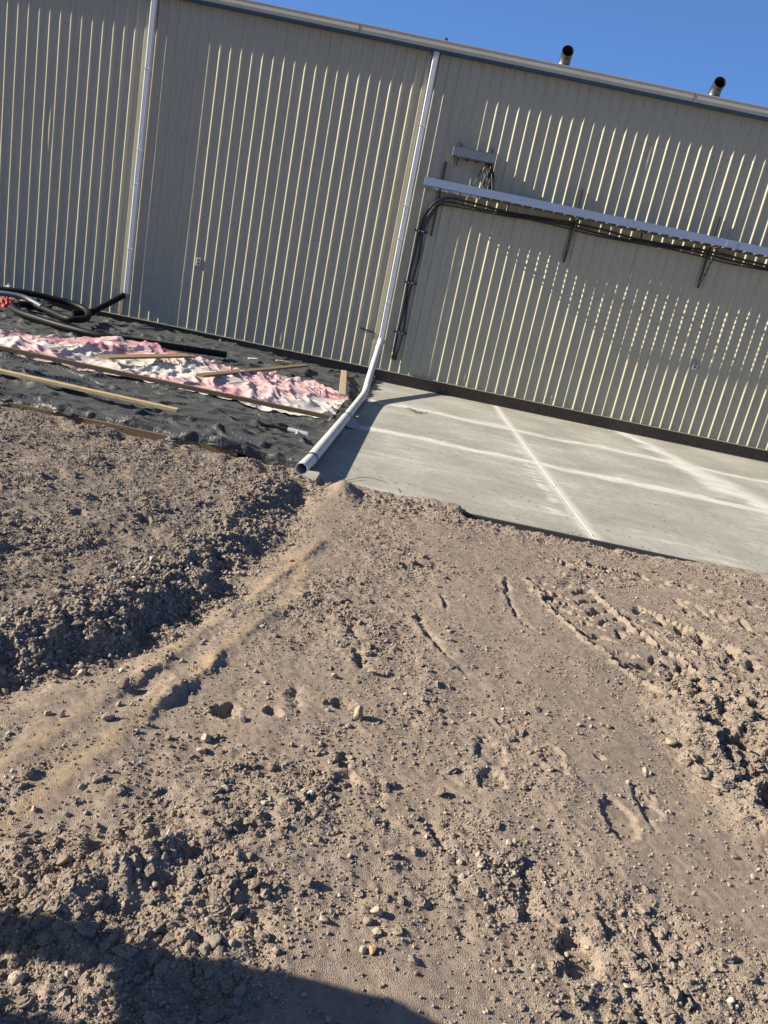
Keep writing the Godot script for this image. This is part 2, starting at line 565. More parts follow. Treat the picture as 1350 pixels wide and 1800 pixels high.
func rough_at(x: float, z: float) -> float:
	var r := 0.24 + 0.5 * noise_c.get_noise_2d(x * 0.9 + 40.0, z * 0.9)
	r += 0.75 * ssig(x, 10.15, 10.45) * ssig(z, 10.8, 11.5)
	r += 0.35 * exp(-pow((z - 8.85) / 0.28, 2.0))
	r += 0.45 * ssig(z, 13.15, 13.45) * (1.0 - ssig(x, 8.3, 8.8))
	r -= 0.45 * exp(-pow((x - 9.75) / 0.45, 2.0) - pow((z - 11.6) / 0.9, 2.0))
	r -= 0.5 * exp(-pow((x - 7.75) / 0.16, 2.0) - pow((z - 13.3) / 0.16, 2.0))
	r += 0.75 * exp(-pow((x - line_at(BANK, z) + 0.14) / 0.2, 2.0))
	r -= 0.5 * maxf(exp(-pow((x - line_at(STREAK_A, z) + 0.02) / 0.06, 2.0)), exp(-pow((x - line_at(STREAK_B, z) + 0.02) / 0.06, 2.0)))
	r -= 0.15 * exp(-pow((x - 10.5) / 0.8, 2.0) - pow((z - 10.3) / 0.7, 2.0))
	r += 0.22 * (1.0 - ssig(x, line_at(BANK, z) - 0.3, line_at(BANK, z) + 0.1))
	return clampf(r, 0.03, 1.0)

func ground_height(x: float, z: float) -> float:
	var far := maxf(0.0, maxf(absf(x - 9.0) - 9.0, absf(z - 10.0) - 7.0))
	var h := 0.03 * noise_a.get_noise_2d(x * 0.55, z * 0.55) - 0.012
	if far > 0.5:
		return h + minf(far * 0.004, 0.12) - 0.03
	# high ground left of the trench
	var xb := line_at(BANK, z) + 0.12 * noise_b.get_noise_2d(x * 1.6, z * 2.2) + 0.035 * noise_b.get_noise_2d(x * 7.0, z * 7.0)
	var high := 0.062 + 0.045 * ssig(z, 11.2, 12.4)
	var rise := 1.0 - ssig(x, xb - 0.34, xb + 0.03)
	h += high * rise * ssig(z, 8.6, 9.2)
	h += 0.07 * clampf(xb - x - 0.2, 0.0, 1.4) * ssig(z, 9.0, 10.2)
	h -= 0.03 * exp(-pow((x - xb - 0.06) / 0.12, 2.0)) * ssig(z, 8.7, 9.3)
	h += 0.03 * maxf(0.0, noise_ridge.get_noise_2d(x * 3.3 + 60.0, z * 3.3)) * exp(-pow((x - xb + 0.16) / 0.2, 2.0)) * ssig(z, 9.0, 9.6)
	# fall towards the trench from the right
	h += 0.028 * ssig(x, 7.7, 8.6)
	# berm before the covered bed, heap and hollow at the pipe mouth
	h += 0.075 * exp(-pow((z - 8.52 + 0.1 * noise_b.get_noise_1d(x * 1.6)) / 0.16, 2.0)) * (1.0 - ssig(x, 7.15, 7.5)) * (0.75 + 0.7 * noise_b.get_noise_1d(x * 3.0))
	h += 0.13 * exp(-pow((x - 8.16) / 0.13, 2.0) - pow((z - 8.86) / 0.15, 2.0))
	h += 0.07 * exp(-pow((x - 7.62) / 0.13, 2.0) - pow((z - 9.0) / 0.13, 2.0))
	h -= 0.07 * exp(-pow((x - 7.80) / 0.12, 2.0) - pow((z - 9.28) / 0.16, 2.0))
	h += 0.06 * exp(-pow((x - 8.55) / 0.25, 2.0) - pow((z - 8.75) / 0.12, 2.0))
	h += 0.05 * exp(-pow((x - 9.08) / 0.2, 2.0) - pow((z - 8.68) / 0.08, 2.0))
	# along the slab's edge the dirt lies a little lower
	if x > 8.0:
		var dip := 0.10 * ssig(x, 9.22, 9.3) * (1.0 - ssig(x, 10.1, 11.4)) + 0.035 * ssig(x, 10.3, 11.0) - 0.03 * ssig(x, 11.2, 11.8)
		h -= dip * (1.0 - ssig(z, 8.66, 8.95))
	var r := rough_at(x, z)
	h += (0.006 + 0.028 * r) * noise_b.get_noise_2d(x * 3.1, z * 3.1)
	h += (0.0025 + 0.021 * r) * noise_c.get_noise_2d(x * 9.0, z * 9.0)
	if r > 0.2:
		h += 0.022 * (r - 0.2) * maxf(0.0, noise_ridge.get_noise_2d(x * 6.0, z * 6.0))
	h += (0.0018 + 0.009 * r) * noise_b.get_noise_2d(x * 30.0, z * 30.0) + (0.0012 + 0.004 * r) * noise_cell.get_noise_2d(x * 26.0, z * 26.0)
	# churned ground on the right
	var churn := ssig(x, 10.24, 10.42 ) * ssig(z, 10.9, 11.5)
	if churn > 0.0:
		h += churn * (0.05 * noise_ridge.get_noise_2d(x * 2.6 + 9.0, z * 2.6) + 0.035 * noise_c.get_noise_2d(x * 7.0, z * 7.0) - 0.035)
	# under the slab, the bed and the building
	if z < 8.72 and x > 7.7:
		var edge := 8.57 + 0.05 * noise_b.get_noise_1d(x * 4.0 + 7.0)
		if x < 9.24:
			edge -= 0.10 * exp(-pow((x - 8.2) / 0.2, 2.0)) + 0.03
		h = lerpf(-0.12, h, ssig(z, edge - 0.05, edge + 0.02))
	elif z < 8.5 and x <= 7.7:
		h = lerpf(-0.1, h, ssig(z, 8.26, 8.36))
	return h

func stamp(pts: Array, reach: float, kind: String, amp: float, width: float) -> void:
	var lo := Vector2(1e9, 1e9)
	var hi := Vector2(-1e9, -1e9)
	var p: Array[Vector2] = []
	for q in pts:
		var v := Vector2(q[0], q[1])
		p.append(v)
		lo = lo.min(v)
		hi = hi.max(v)
	var total := 0.0
	for i in range(p.size() - 1):
		total += p[i].distance_to(p[i + 1])
	var i0 := gx.bsearch(lo.x - reach)
	var i1 := gx.bsearch(hi.x + reach)
	var j0 := gz.bsearch(lo.y - reach)
	var j1 := gz.bsearch(hi.y + reach)
	for j in range(j0, mini(j1, gz.size())):
		for i in range(i0, mini(i1, gx.size())):
			var v := Vector2(gx[i], gz[j])
			var best := 1e9
			var sgn := 1.0
			var along := 0.0
			var run := 0.0
			for k in range(p.size() - 1):
				var a := p[k]
				var ab := p[k + 1] - a
				var l := ab.length()
				var t := clampf((v - a).dot(ab) / (l * l), 0.0, 1.0)
				var d := v.distance_to(a + ab * t)
				if d < best:
					best = d
					sgn = -signf(ab.cross(v - a))
					along = run + t * l
				run += l
			if best > reach:
				continue
			var wob := width * (0.9 * noise_b.get_noise_2d(v.x * 6.0, v.y * 6.0) + 0.7 * noise_c.get_noise_2d(v.x * 17.0, v.y * 17.0))
			var s := sgn * best + wob
			var ends := ssig(along, 0.0, 0.12 * total) * (1.0 - ssig(along, 0.85 * total, total)) if total > 0 else 1.0
			var dh := 0.0
			match kind:
				"step":
					dh = -amp * (s / width) * exp(0.5 - 0.5 * s * s / (width * width)) * ends * clampf(0.55 + 1.5 * noise_b.get_noise_2d(v.x * 5.0 + 11.0, v.y * 5.0), 0.15, 1.0) * (1.0 if s > 0 else 0.5)
				"ridge":
					var sr := sgn * best + wob * 0.3
					dh = amp * exp(-pow(sr / (width * (0.5 if sr > 0 else 2.0)), 2.0)) * ends * clampf(0.85 + 0.6 * noise_b.get_noise_2d(v.x * 2.0 + 5.0, v.y * 2.0), 0.4, 1.15)
				"crest":
					var sc := sgn * best + wob * 0.8
					var fade := sin(PI * clampf(along / total, 0.0, 1.0))
					dh = amp * exp(-pow(sc / (width * (0.55 if sc > 0 else 2.2)), 2.0)) * fade * clampf(0.8 + 1.1 * noise_b.get_noise_2d(v.x * 4.0 + 5.0, v.y * 4.0), 0.2, 1.2)
				"tread":
					var st := sgn * best + wob * 0.2
					if absf(st) < width:
						var ph := (along + 0.05 * noise_c.get_noise_2d(v.x * 4.0, v.y * 4.0) + absf(st) * 0.6 + (0.08 if sgn > 0 else 0.0)) / 0.165
						var lug := 1.0 - ssig(absf(fposmod(ph, 1.0) - 0.5), 0.13, 0.21)
						lug *= ssig(absf(st), 0.015, 0.03) * (1.0 - ssig(absf(st), width * 0.86, width))
						var keep := clampf(0.75 + 1.2 * noise_b.get_noise_2d(v.x * 2.2, v.y * 2.2), 0.0, 1.0)
						dh = (-amp * lug * keep - amp * 0.12) * ends
					else:
						dh = amp * 0.4 * exp(-pow((absf(st) - width) / 0.025, 2.0)) * ends
			gh[j * gx.size() + i] += dh

func hollow(x: float, z: float, r: float, depth: float, rim: float, ell := 1.0) -> void:
	var i0 := gx.bsearch(x - r * 2.0)
	var i1 := gx.bsearch(x + r * 2.0)
	var j0 := gz.bsearch(z - r * 2.0 * ell)
	var j1 := gz.bsearch(z + r * 2.0 * ell)
	for j in range(j0, j1):
		for i in range(i0, i1):
			var dx := (gx[i] - x) / r
			var dz := (gz[j] - z) / (r * ell)
			var d := sqrt(dx * dx + dz * dz) + 0.35 * noise_b.get_noise_2d(gx[i] * 9.0, gz[j] * 9.0) + 0.2 * noise_c.get_noise_2d(gx[i] * 25.0, gz[j] * 25.0)
			gh[j * gx.size() + i] += -depth * (1.0 - ssig(d, 0.75, 1.05)) + rim * exp(-pow((d - 1.15) / 0.18, 2.0))

func height_at(x: float, z: float) -> float:
	var i := clampi(gx.bsearch(x) - 1, 0, gx.size() - 2)
	var j := clampi(gz.bsearch(z) - 1, 0, gz.size() - 2)
	var tx := clampf((x - gx[i]) / (gx[i + 1] - gx[i]), 0.0, 1.0)
	var tz := clampf((z - gz[j]) / (gz[j + 1] - gz[j]), 0.0, 1.0)
	var n := gx.size()
	return lerpf(lerpf(gh[j * n + i], gh[j * n + i + 1], tx), lerpf(gh[(j + 1) * n + i], gh[(j + 1) * n + i + 1], tx), tz)

func make_ground() -> void:
	gx = fill_axis(-180.0, 7.05, 10.7, 200.0, 0.0085, 1.012, 0.034, 3.2, 13.2)
	gz = fill_axis(-120.0, 11.9, 14.2, 200.0, 0.0085, 1.009, 0.02, 8.15, 14.6)
	var nx := gx.size()
	var nz := gz.size()
	gh.resize(nx * nz)
	for j in nz:
		for i in nx:
			gh[j * nx + i] = ground_height(gx[i], gz[j])
	# tyre treads
	stamp([[9.86, 9.95], [9.93, 10.25], [10.02, 10.66], [10.16, 11.0], [10.34, 11.29], [10.52, 11.55], [10.8, 12.0]], 0.36, "tread", 0.062, 0.24)
	stamp([[9.75, 9.6], [10.31, 9.58], [10.78, 9.57], [11.17, 9.65], [11.6, 9.74], [12.3, 9.9]], 0.2, "tread", 0.045, 0.1)
	stamp([[10.3, 10.28], [10.6, 10.59], [10.8, 10.8], [11.05, 11.13], [11.4, 11.6]], 0.3, "tread", 0.058, 0.19)
	stamp([[10.7, 9.95], [11.2, 10.2], [11.8, 10.5], [12.4, 10.75]], 0.22, "tread", 0.045, 0.12)
	# ridges pushed up by wheels
	stamp(STREAK_A, 0.25, "ridge", 0.013, 0.06)
	stamp(STREAK_B, 0.25, "ridge", 0.011, 0.06)
	stamp([[7.96, 12.02], [7.945, 12.13], [7.901, 12.336], [7.856, 12.5], [7.80, 12.72], [7.74, 12.85]], 0.22, "crest", 0.026, 0.04)
	stamp([[7.80, 12.15], [7.74, 12.3], [7.67, 12.48], [7.6, 12.62]], 0.2, "crest", 0.016, 0.035)
	stamp([[10.30, 11.35], [10.335, 11.563], [10.354, 11.778], [10.341, 12.052], [10.346, 12.343], [10.381, 12.549], [10.45, 12.8]], 0.25, "ridge", 0.06, 0.075)
	stamp([[7.86, 13.62], [8.02, 13.42], [8.2, 13.3]], 0.2, "ridge", 0.03, 0.05)
	stamp([[7.98, 13.5], [8.12, 13.3], [8.28, 13.16]], 0.2, "ridge", 0.03, 0.04)
	# wheel and shovel marks: the ground steps down to the right
	for s in [[[[8.479, 11.455], [8.524, 11.682], [8.595, 11.989]], 0.024, 0.03], [[[8.841, 11.072], [8.866, 11.225], [8.958, 11.48], [9.066, 11.684], [9.15, 11.85]], 0.02, 0.028], [[[9.495, 10.139], [9.469, 10.508], [9.485, 10.873], [9.568, 11.136]], 0.018, 0.02], [[[9.023, 10.749], [9.052, 11.032]], 0.016, 0.02], [[[8.734, 12.75], [8.757, 12.967], [8.813, 13.05]], 0.022, 0.022], [[[8.93, 12.93], [8.985, 13.071], [9.053, 13.164]], 0.018, 0.018], [[[9.25, 12.15], [9.322, 12.302]], 0.013, 0.014], [[[9.43, 12.39], [9.517, 12.53]], 0.013, 0.014], [[[9.822, 12.44], [9.809, 12.58]], 0.012, 0.013], [[[9.812, 12.66], [9.832, 12.77]], 0.013, 0.013], [[[10.263, 11.441], [10.219, 11.638]], 0.014, 0.02], [[[9.042, 13.173], [9.047, 13.314], [9.057, 13.439]], 0.017, 0.018], [[[9.276, 13.055], [9.265, 13.185], [9.27, 13.343]], 0.016, 0.018], [[[9.665, 13.22], [9.70, 13.36]], 0.014, 0.016], [[[8.3, 12.2], [8.36, 12.45]], 0.014, 0.03], [[[8.2, 11.0], [8.23, 11.3]], 0.013, 0.03], [[[6.9, 10.6], [7.0, 10.8]], 0.02, 0.035], [[[6.3, 10.2], [6.45, 10.4]], 0.018, 0.04], [[[9.5, 13.2], [9.55, 13.5], [9.6, 13.75]], 0.016, 0.02]]:
		stamp(s[0], 0.14, "step", s[1] * 1.15, s[2] * 0.85)
	# boot prints, hollows
	hollow(9.225, 12.44, 0.07, 0.013, 0.004, 1.5)
	hollow(9.215, 12.635, 0.062, 0.016, 0.005, 1.25)
	hollow(9.50, 12.42, 0.055, 0.010, 0.004, 1.8)
	hollow(9.71, 12.72, 0.065, 0.013, 0.004, 1.9)
	hollow(9.86, 12.62, 0.05, 0.011, 0.004, 1.9)
	hollow(8.104, 12.516, 0.06, 0.04, 0.006, 1.0)
	hollow(8.61, 12.696, 0.045, 0.018, 0.004)
	hollow(8.634, 12.802, 0.05, 0.02, 0.004)
	hollow(9.42, 13.40, 0.06, 0.022, 0.006, 1.5)
	hollow(9.717, 12.321, 0.025, 0.016, 0.003)
	hollow(6.712, 10.931, 0.05, 0.03, 0.004)
	hollow(7.06, 10.752, 0.06, 0.035, 0.004)
	hollow(8.57, 12.30, 0.05, 0.02, 0.004)
	hollow(8.29, 12.47, 0.04, 0.02, 0.004)
	var pts := PackedVector3Array()
	pts.resize(nx * nz)
	gtint.resize(nx * nz)
	for j in nz:
		for i in nx:
			var x := gx[i]
			var z := gz[j]
			pts[j * nx + i] = Vector3(x, gh[j * nx + i], z)
			# pale sandy streaks smeared by the wheel, and a greyer, darker soil tint left of the trench
			var sand := 0.0
			if x > 7.4 and x < 8.6 and z > 9.0 and z < 13.4:
				sand = maxf(exp(-pow((x - line_at(STREAK_A, z) + 0.02) / 0.04, 2.0)), exp(-pow((x - line_at(STREAK_B, z) + 0.02) / 0.04, 2.0))) * clampf(0.75 + 1.5 * noise_b.get_noise_2d(x * 4.0, z * 1.5), 0.0, 1.0) * ssig(z, 9.9, 10.6) * (1.0 if z < 11.2 or x < 8.05 else 0.6)
			var p := 0.5 + 0.5 * noise_a.get_noise_2d(x * 1.9 + 31.0, z * 1.9)
			var c := Color(0.68, 0.68, 0.69).lerp(Color(0.78, 0.745, 0.715), p)
			var left_tint := 1.0 - ssig(x + 0.12 * noise_b.get_noise_2d(x * 3.0, z * 3.0), line_at(BANK, z) - 0.15, line_at(BANK, z) + 0.12)
			c = c.lerp(Color(0.545, 0.54, 0.545), left_tint * clampf(0.75 + 0.8 * noise_b.get_noise_2d(x * 5.0, z * 5.0), 0.3, 1.0))
			c = c.lerp(Color(1.0, 0.915, 0.73), sand * 0.9)
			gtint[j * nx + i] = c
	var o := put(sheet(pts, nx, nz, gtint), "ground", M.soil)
	tag(o, "", "", "", "structure")

# ---------------------------------------------------------------- stones

func make_stones() -> void:
	var variants: Array = []
	for k in 10:
		variants.append(stone_mesh(540 + k, 24, 15, 0.16, 0.8, false, 0.42))
	var crumbly: Array = []
	for k in 4:
		crumbly.append(stone_mesh(560 + k, 34, 22, 0.55, 0.75))
	var n := 0
	for s in STONES:
		var earth: bool = "clod" in s[5].split(" ")
		var o := put(crumbly[n % crumbly.size()] if earth else variants[n % variants.size()], "dirt_clod" if earth else "stone", M.clod if earth else M["stone_" + s[4]])
		var r: float = s[2]
		var tall: float = s[3]
		rng.seed = 900 + n
		o.rotation = Vector3(rng.randf_range(-0.2, 0.2), rng.randf() * TAU, rng.randf_range(-0.2, 0.2))
		o.scale = Vector3(r, r * tall * 1.25, r) * 1.15
		o.position = Vector3(s[0], height_at(s[0], s[1]) + r * tall * 0.42, s[1])
		tag(o, s[5], "dirt clod" if earth else "stone", "clods lying on the dirt" if earth else "stones lying on the dirt")
		n += 1

func scatter(variants: Array, count: int, seed_value: int, place: Callable, called: String, material: Material, parent: Node) -> void:
	var r := RandomNumberGenerator.new()
	r.seed = seed_value
	var lists: Array = []
	for v in variants:
		lists.append([])
	var made := 0
	var tries := 0
	while made < count and tries < count * 12:
		tries += 1
		var got = place.call(r)
		if got == null:
			continue
		lists[r.randi() % variants.size()].append(got)
		made += 1
	for k in variants.size():
		var mm := MultiMesh.new()
		mm.transform_format = MultiMesh.TRANSFORM_3D
		mm.use_colors = true
		mm.mesh = variants[k]
		mm.instance_count = lists[k].size()
		for i in lists[k].size():
			mm.set_instance_transform(i, lists[k][i][0])
			mm.set_instance_color(i, lists[k][i][1])
		var o := MultiMeshInstance3D.new()
		o.multimesh = mm
		o.name = called
		o.material_override = material
		o.set_meta("kind", "stuff")
		parent.add_child(o, true)

func tone(r: RandomNumberGenerator) -> Color:
	var t := r.randf()
	var c := Color(0.30, 0.235, 0.175)
	if t < 0.4:
		c = Color(0.28, 0.22, 0.175)
	elif t < 0.72:
		c = Color(0.35, 0.288, 0.235)
	elif t < 0.85:
		c = Color(0.33, 0.30, 0.27)
	elif t < 0.95:
		c = Color(0.42, 0.36, 0.30)
	elif t < 0.985:
		c = Color(0.40, 0.28, 0.21)
	else:
		c = Color(0.54, 0.49, 0.43)
	return c * r.randf_range(0.85, 1.12)

# random ground spot that lies in the yard before the slab and the bed
func spot(r: RandomNumberGenerator, near: bool) -> Vector3:
	var z := r.randf_range(11.2, 14.15) if near else r.randf_range(8.45, 11.6)
	var half := (15.2 - z) * 0.62 + 0.75
	var x := 8.75 + r.randf_range(-1.0, 1.0) * half
	if z < 8.75 and x > 7.85 and r.randf() < 0.85:
		return Vector3.INF
	return Vector3(x, 0, z)

func make_gravel() -> void:
	var small: Array = []
	for k in 6:
		small.append(stone_mesh(700 + k, 6, 3, 0.2, 0.75, true))
	var medium: Array = []
	for k in 6:
		medium.append(stone_mesh(720 + k, 12, 7, 0.14, 0.75))
	var root := Node3D.new()
	root.name = "gravel"
	add_child(root)
	tag(root, "loose gravel and pebbles scattered over the bare dirt", "gravel", "", "stuff")
	var fine := func(r: RandomNumberGenerator):
		var p := spot(r, r.randf() < 0.6)
		if p == Vector3.INF:
			return null
		var rough := rough_at(p.x, p.z)
		if r.randf() > (0.10 + rough * 1.05) * (0.55 + 1.3 * maxf(0.0, noise_b.get_noise_2d(p.x * 3.5 + 20.0, p.z * 3.5)) + 0.3 * rough):
			return null
		var s := (0.0022 + 0.0062 * pow(r.randf(), 2.4)) * (1.35 if p.z < 11.0 else 1.0)
		return [Transform3D(Basis.from_euler(Vector3(r.randf() * TAU, r.randf() * TAU, r.randf() * TAU)).scaled(Vector3.ONE * s), Vector3(p.x, height_at(p.x, p.z) + s * 0.3, p.z)), tone(r)]
	scatter(small, 130000, 77, fine, "fine_gravel", M.pebble, root)
	var coarse := func(r: RandomNumberGenerator):
		var p := spot(r, r.randf() < 0.5)
		if p == Vector3.INF:
			return null
		var rough := rough_at(p.x, p.z)
		var clump := noise_b.get_noise_2d(p.x * 2.4 + 50.0, p.z * 2.4)
		if r.randf() > 0.1 + rough * rough * 1.1 + clump * 0.6:
			return null
		var s := 0.0055 + 0.010 * pow(r.randf(), 3.0)
		return [Transform3D(Basis.from_euler(Vector3(r.randf_range(-0.5, 0.5), r.randf() * TAU, r.randf_range(-0.5, 0.5))).scaled(Vector3.ONE * s), Vector3(p.x, height_at(p.x, p.z) + s * 0.35, p.z)), tone(r)]
	scatter(medium, 9000, 78, coarse, "pebbles", M.pebble, root)
	# the trench bank is full of washed-out stones
	var bank := func(r: RandomNumberGenerator):
		var z := r.randf_range(9.2, 13.1)
		var x := line_at(BANK, z) - 0.16 + r.randfn() * 0.14
		if r.randf() > 0.25 + 0.75 * ssig(z, 10.4, 12.0):
			return null
		var s := 0.005 + 0.013 * pow(r.randf(), 2.2)
		return [Transform3D(Basis.from_euler(Vector3(r.randf_range(-0.6, 0.6), r.randf() * TAU, r.randf_range(-0.6, 0.6))).scaled(Vector3.ONE * s), Vector3(x, height_at(x, z) + s * 0.45, z)), tone(r)]
	scatter(medium, 3600, 80, bank, "bank_pebbles", M.pebble, root)
	var lumps: Array = []
	for k in 6:
		lumps.append(stone_mesh(760 + k, 14, 9, 0.6, 0.62, true))
	var clods := Node3D.new()
	clods.name = "dirt_clods"
	add_child(clods)
	tag(clods, "crumbly brown clods of churned dirt in the ruts and along the trench", "dirt clods", "", "stuff")
	var clod := func(r: RandomNumberGenerator):
		var p := spot(r, r.randf() < 0.6)
		if p == Vector3.INF:
			return null
		var rough := rough_at(p.x, p.z)
		if r.randf() > pow(rough, 1.8) * (0.35 + 2.2 * maxf(0.0, noise_b.get_noise_2d(p.x * 4.0 + 90.0, p.z * 4.0))):
			return null
		var s := 0.007 + 0.023 * pow(r.randf(), 2.8)
		if p.x > 10.25 and p.z > 11.0:
			s *= 1.35
		return [Transform3D(Basis.from_euler(Vector3(r.randf_range(-0.4, 0.4), r.randf() * TAU, r.randf_range(-0.4, 0.4))).scaled(Vector3.ONE * s), Vector3(p.x, height_at(p.x, p.z) + s * 0.15, p.z)), Color(1, 1, 1) * r.randf_range(0.85, 1.05)]
	scatter(lumps, 10500, 79, clod, "clods", M.clod, clods)

# ---------------------------------------------------------------- slab

func make_slab() -> void:
	var w := 1024
	var h := 960
	var n1 := FastNoiseLite.new()
	n1.seed = 5
	n1.frequency = 0.006
	n1.fractal_octaves = 4
	var a := n1.get_image(w, h, false, false, true)
	a.convert(Image.FORMAT_L8)
	var big := a.get_data()
	n1.seed = 6
	n1.frequency = 0.05
	a = n1.get_image(w / 4, h, false, false, true)
	a.convert(Image.FORMAT_L8)
	a.resize(w, h, Image.INTERPOLATE_CUBIC)
	var streak := a.get_data()
	n1.seed = 7
	n1.frequency = 0.3
	a = n1.get_image(w, h, false, false, true)
	a.convert(Image.FORMAT_L8)
	var fine := a.get_data()
	var out := PackedByteArray()
	out.resize(w * h * 3)
	var dark := lin(0.30, 0.285, 0.245)
	var light := lin(0.43, 0.415, 0.365)
	var chalk := lin(0.70, 0.69, 0.66)
	for j in h:
		var z := 8.64 * j / h
		for i in w:
			var k := j * w + i
			var x := 7.88 + 9.0 * i / w
			var b := big[k] / 255.0
			var s := streak[k] / 255.0
			var f := fine[k] / 255.0
			var c := dark.lerp(light, clampf(0.5 + (b - 0.5) * 1.1 + (s - 0.5) * 0.55 + (f - 0.5) * 0.45, 0.0, 1.0))
			var wob := (b - 0.5) * 0.3 + (s - 0.5) * 0.12
			var m := 0.0
			var q := absf(z - 2.78 + wob) / 0.25
			m = maxf(m, 0.8 * (1.0 - smoothstep(0.1, 1.0, q)) * clampf(0.45 + s, 0.4, 1.0))
			q = absf(z - 5.42 + wob * 0.8) / 0.21
			m = maxf(m, 0.85 * (1.0 - smoothstep(0.2, 1.0, q)) * clampf(0.45 + s, 0.4, 1.0))
			var jx := 10.27 + 0.0256 * z
			q = absf(x - jx + wob * 0.15)
			m = maxf(m, 0.8 * (1.0 - smoothstep(0.01, 0.13, q)) * clampf(0.25 + f * 1.2, 0.0, 1.0))
			if z > 3.5 and z < 8.0:
				q = absf(x - jx + 0.12 + (z - 6.0) * 0.03 + wob * 0.6) / 0.14
				m = maxf(m, 0.55 * (1.0 - smoothstep(0.1, 1.0, q)) * smoothstep(0.42, 0.62, s) * smoothstep(3.5, 5.0, z))
			q = absf(x - 12.95 - 0.12 * z + wob * 1.6) / (0.34 + 0.05 * z)
			m = maxf(m, 0.9 * (1.0 - smoothstep(0.1, 1.0, q)) * clampf(0.45 + s * 0.8, 0.0, 1.0))
			m = maxf(m, 0.22 * smoothstep(0.6, 0.82, s) * smoothstep(0.5, 0.65, b))
			c = c.lerp(chalk, clampf(m, 0.0, 1.0))
			out[k * 3] = int(c.r * 255.0)
			out[k * 3 + 1] = int(c.g * 255.0)
			out[k * 3 + 2] = int(c.b * 255.0)
	var tex := ImageTexture.create_from_image(Image.create_from_data(w, h, false, Image.FORMAT_RGB8, out))
	var m := StandardMaterial3D.new()
	m.albedo_texture = tex
	m.roughness = 0.85
	m.uv1_scale = Vector3(1.0 / 9.0, 1.0 / 8.64, 1.0)
	m.uv1_offset = Vector3(-7.88 / 9.0, 0, 0)
	m.normal_enabled = true
	m.normal_texture = normal_tex(15, 512, 0.08, 1.5)
	m.normal_scale = 0.15
	M.concrete = m
	var root := Node3D.new()
	root.name = "concrete_slab"
	add_child(root)
	tag(root, "", "", "", "structure")
	var cuts := [[7.72, 7.72], [10.27, 10.49], [16.3, 16.35], [22.0, 22.0]]
	for k in 3:
		var x0: float = cuts[k][0] + (0.002 if k > 0 else 0.0)
		var x0f: float = cuts[k][1] + (0.002 if k > 0 else 0.0)
		var x1: float = cuts[k + 1][0] - 0.002
		var x1f: float = cuts[k + 1][1] - 0.002
		var st := start()
		var top := [Vector3(x0, 0, 0.0), Vector3(x1, 0, 0.0), Vector3(x1f, 0, 8.62), Vector3(x0f, 0, 8.62)]
		var low: Array = []
		for v in top:
			low.append(v - Vector3(0, 0.14, 0))
		var inner: Array = []
		var mid: Vector3 = (top[0] + top[2]) * 0.5
		for v in top:
			inner.append(v + Vector3(signf(mid.x - v.x) * 0.004, 0, signf(mid.z - v.z) * 0.004))
			# edges are eased
		for v in [inner[0], inner[1], inner[2], inner[0], inner[2], inner[3]]:
			st.set_smooth_group(-1)
			st.set_uv(Vector2(v.x, v.z))
			st.add_vertex(v)
		for e in 4:
			var f := (e + 1) % 4
			var drop := Vector3(0, -0.004, 0)
			for v in [top[e] + drop, top[f] + drop, inner[f], top[e] + drop, inner[f], inner[e], low[e], low[f], top[f] + drop, low[e], top[f] + drop, top[e] + drop]:
				st.set_uv(Vector2(v.x, v.z + v.y))
				st.add_vertex(v)
		st.generate_normals()
		st.generate_tangents()
		put(st.commit(), "slab_section", m, root)

func make_edge_strip() -> void:
	var st := start()
	bar(st, Vector3(9.12, -0.055, 8.632), Vector3(11.45, -0.055, 8.632), 0.012, 0.1)  # thin black bar covering part of the slab's front face
	tag(done(st, "edge_strip", M.rubber), "thin black strip along the slab's exposed front edge", "joint strip")

# ---------------------------------------------------------------- building

const DENTS := [[0.745, 3.4, 0.03, 0.5, 0.024], [5.745, 0.45, 0.03, 0.16, 0.022], [9.545, 0.45, 0.025, 0.14, 0.02], [11.345, 0.42, 0.025, 0.1, 0.022], [13.145, 4.7, 0.025, 0.5, 0.02], [11.945, 5.0, 0.025, 0.35, 0.018]]

func panel_mesh(n0: int) -> ArrayMesh:
	var prof: Array = []   # x, z, rib number or -1
	for k in 4:
		var n := n0 + k
		var lap := k == 0
		var hgt := 0.0245 + (0.0045 if lap else 0.0)
		if k == 1:
			hgt -= 0.0025
		var x := n * PITCH
		prof.append_array([[x - 0.004, 0.0, n], [x + 0.019, hgt, n], [x + 0.023, hgt + 0.0012, n], [x + 0.034, hgt + 0.0012, n], [x + 0.038, hgt, n], [x + 0.070, 0.0, n]])
		for e in [0.094, 0.118, 0.135, 0.148, 0.162, 0.174]:
			prof.append([x + e, 0.0, -1])
	prof.append([(n0 + 4) * PITCH - 0.001, -0.0012, -1])
	var rows := 40
	var pts := PackedVector3Array()
	var nu := prof.size()
	for j in rows:
		var y := lerpf(WALL_LOW, WALL_TOP, float(j) / (rows - 1))
		for p in prof:
			var x: float = p[0]
			var z: float = p[1]
			z += 0.0035 * noise_b.get_noise_2d(x * 1.3, y * 0.45) + 0.0012 * noise_c.get_noise_2d(x * 6.0, y * 1.1)
			if p[2] >= 0 and z > 0.012:
				z += 0.0022 * noise_c.get_noise_2d(float(p[2]) * 7.7, y * 0.5)
			for d in DENTS:
				if absf(x - d[0]) < d[2] * 3.0:
					z += d[4] * exp(-pow((x - d[0]) / d[2], 2.0) - pow((y - d[1]) / d[3], 2.0))
			pts.append(Vector3(x, y, z))
	# flat shaded across ribs, smooth along them
	var st := start()
	for j in rows - 1:
		for i in nu - 1:
			var a := pts[j * nu + i]
			var b := pts[j * nu + i + 1]
			var c := pts[(j + 1) * nu + i + 1]
			var d := pts[(j + 1) * nu + i]
			quad(st, d, c, b, a)
	st.generate_normals()
	return st.commit()

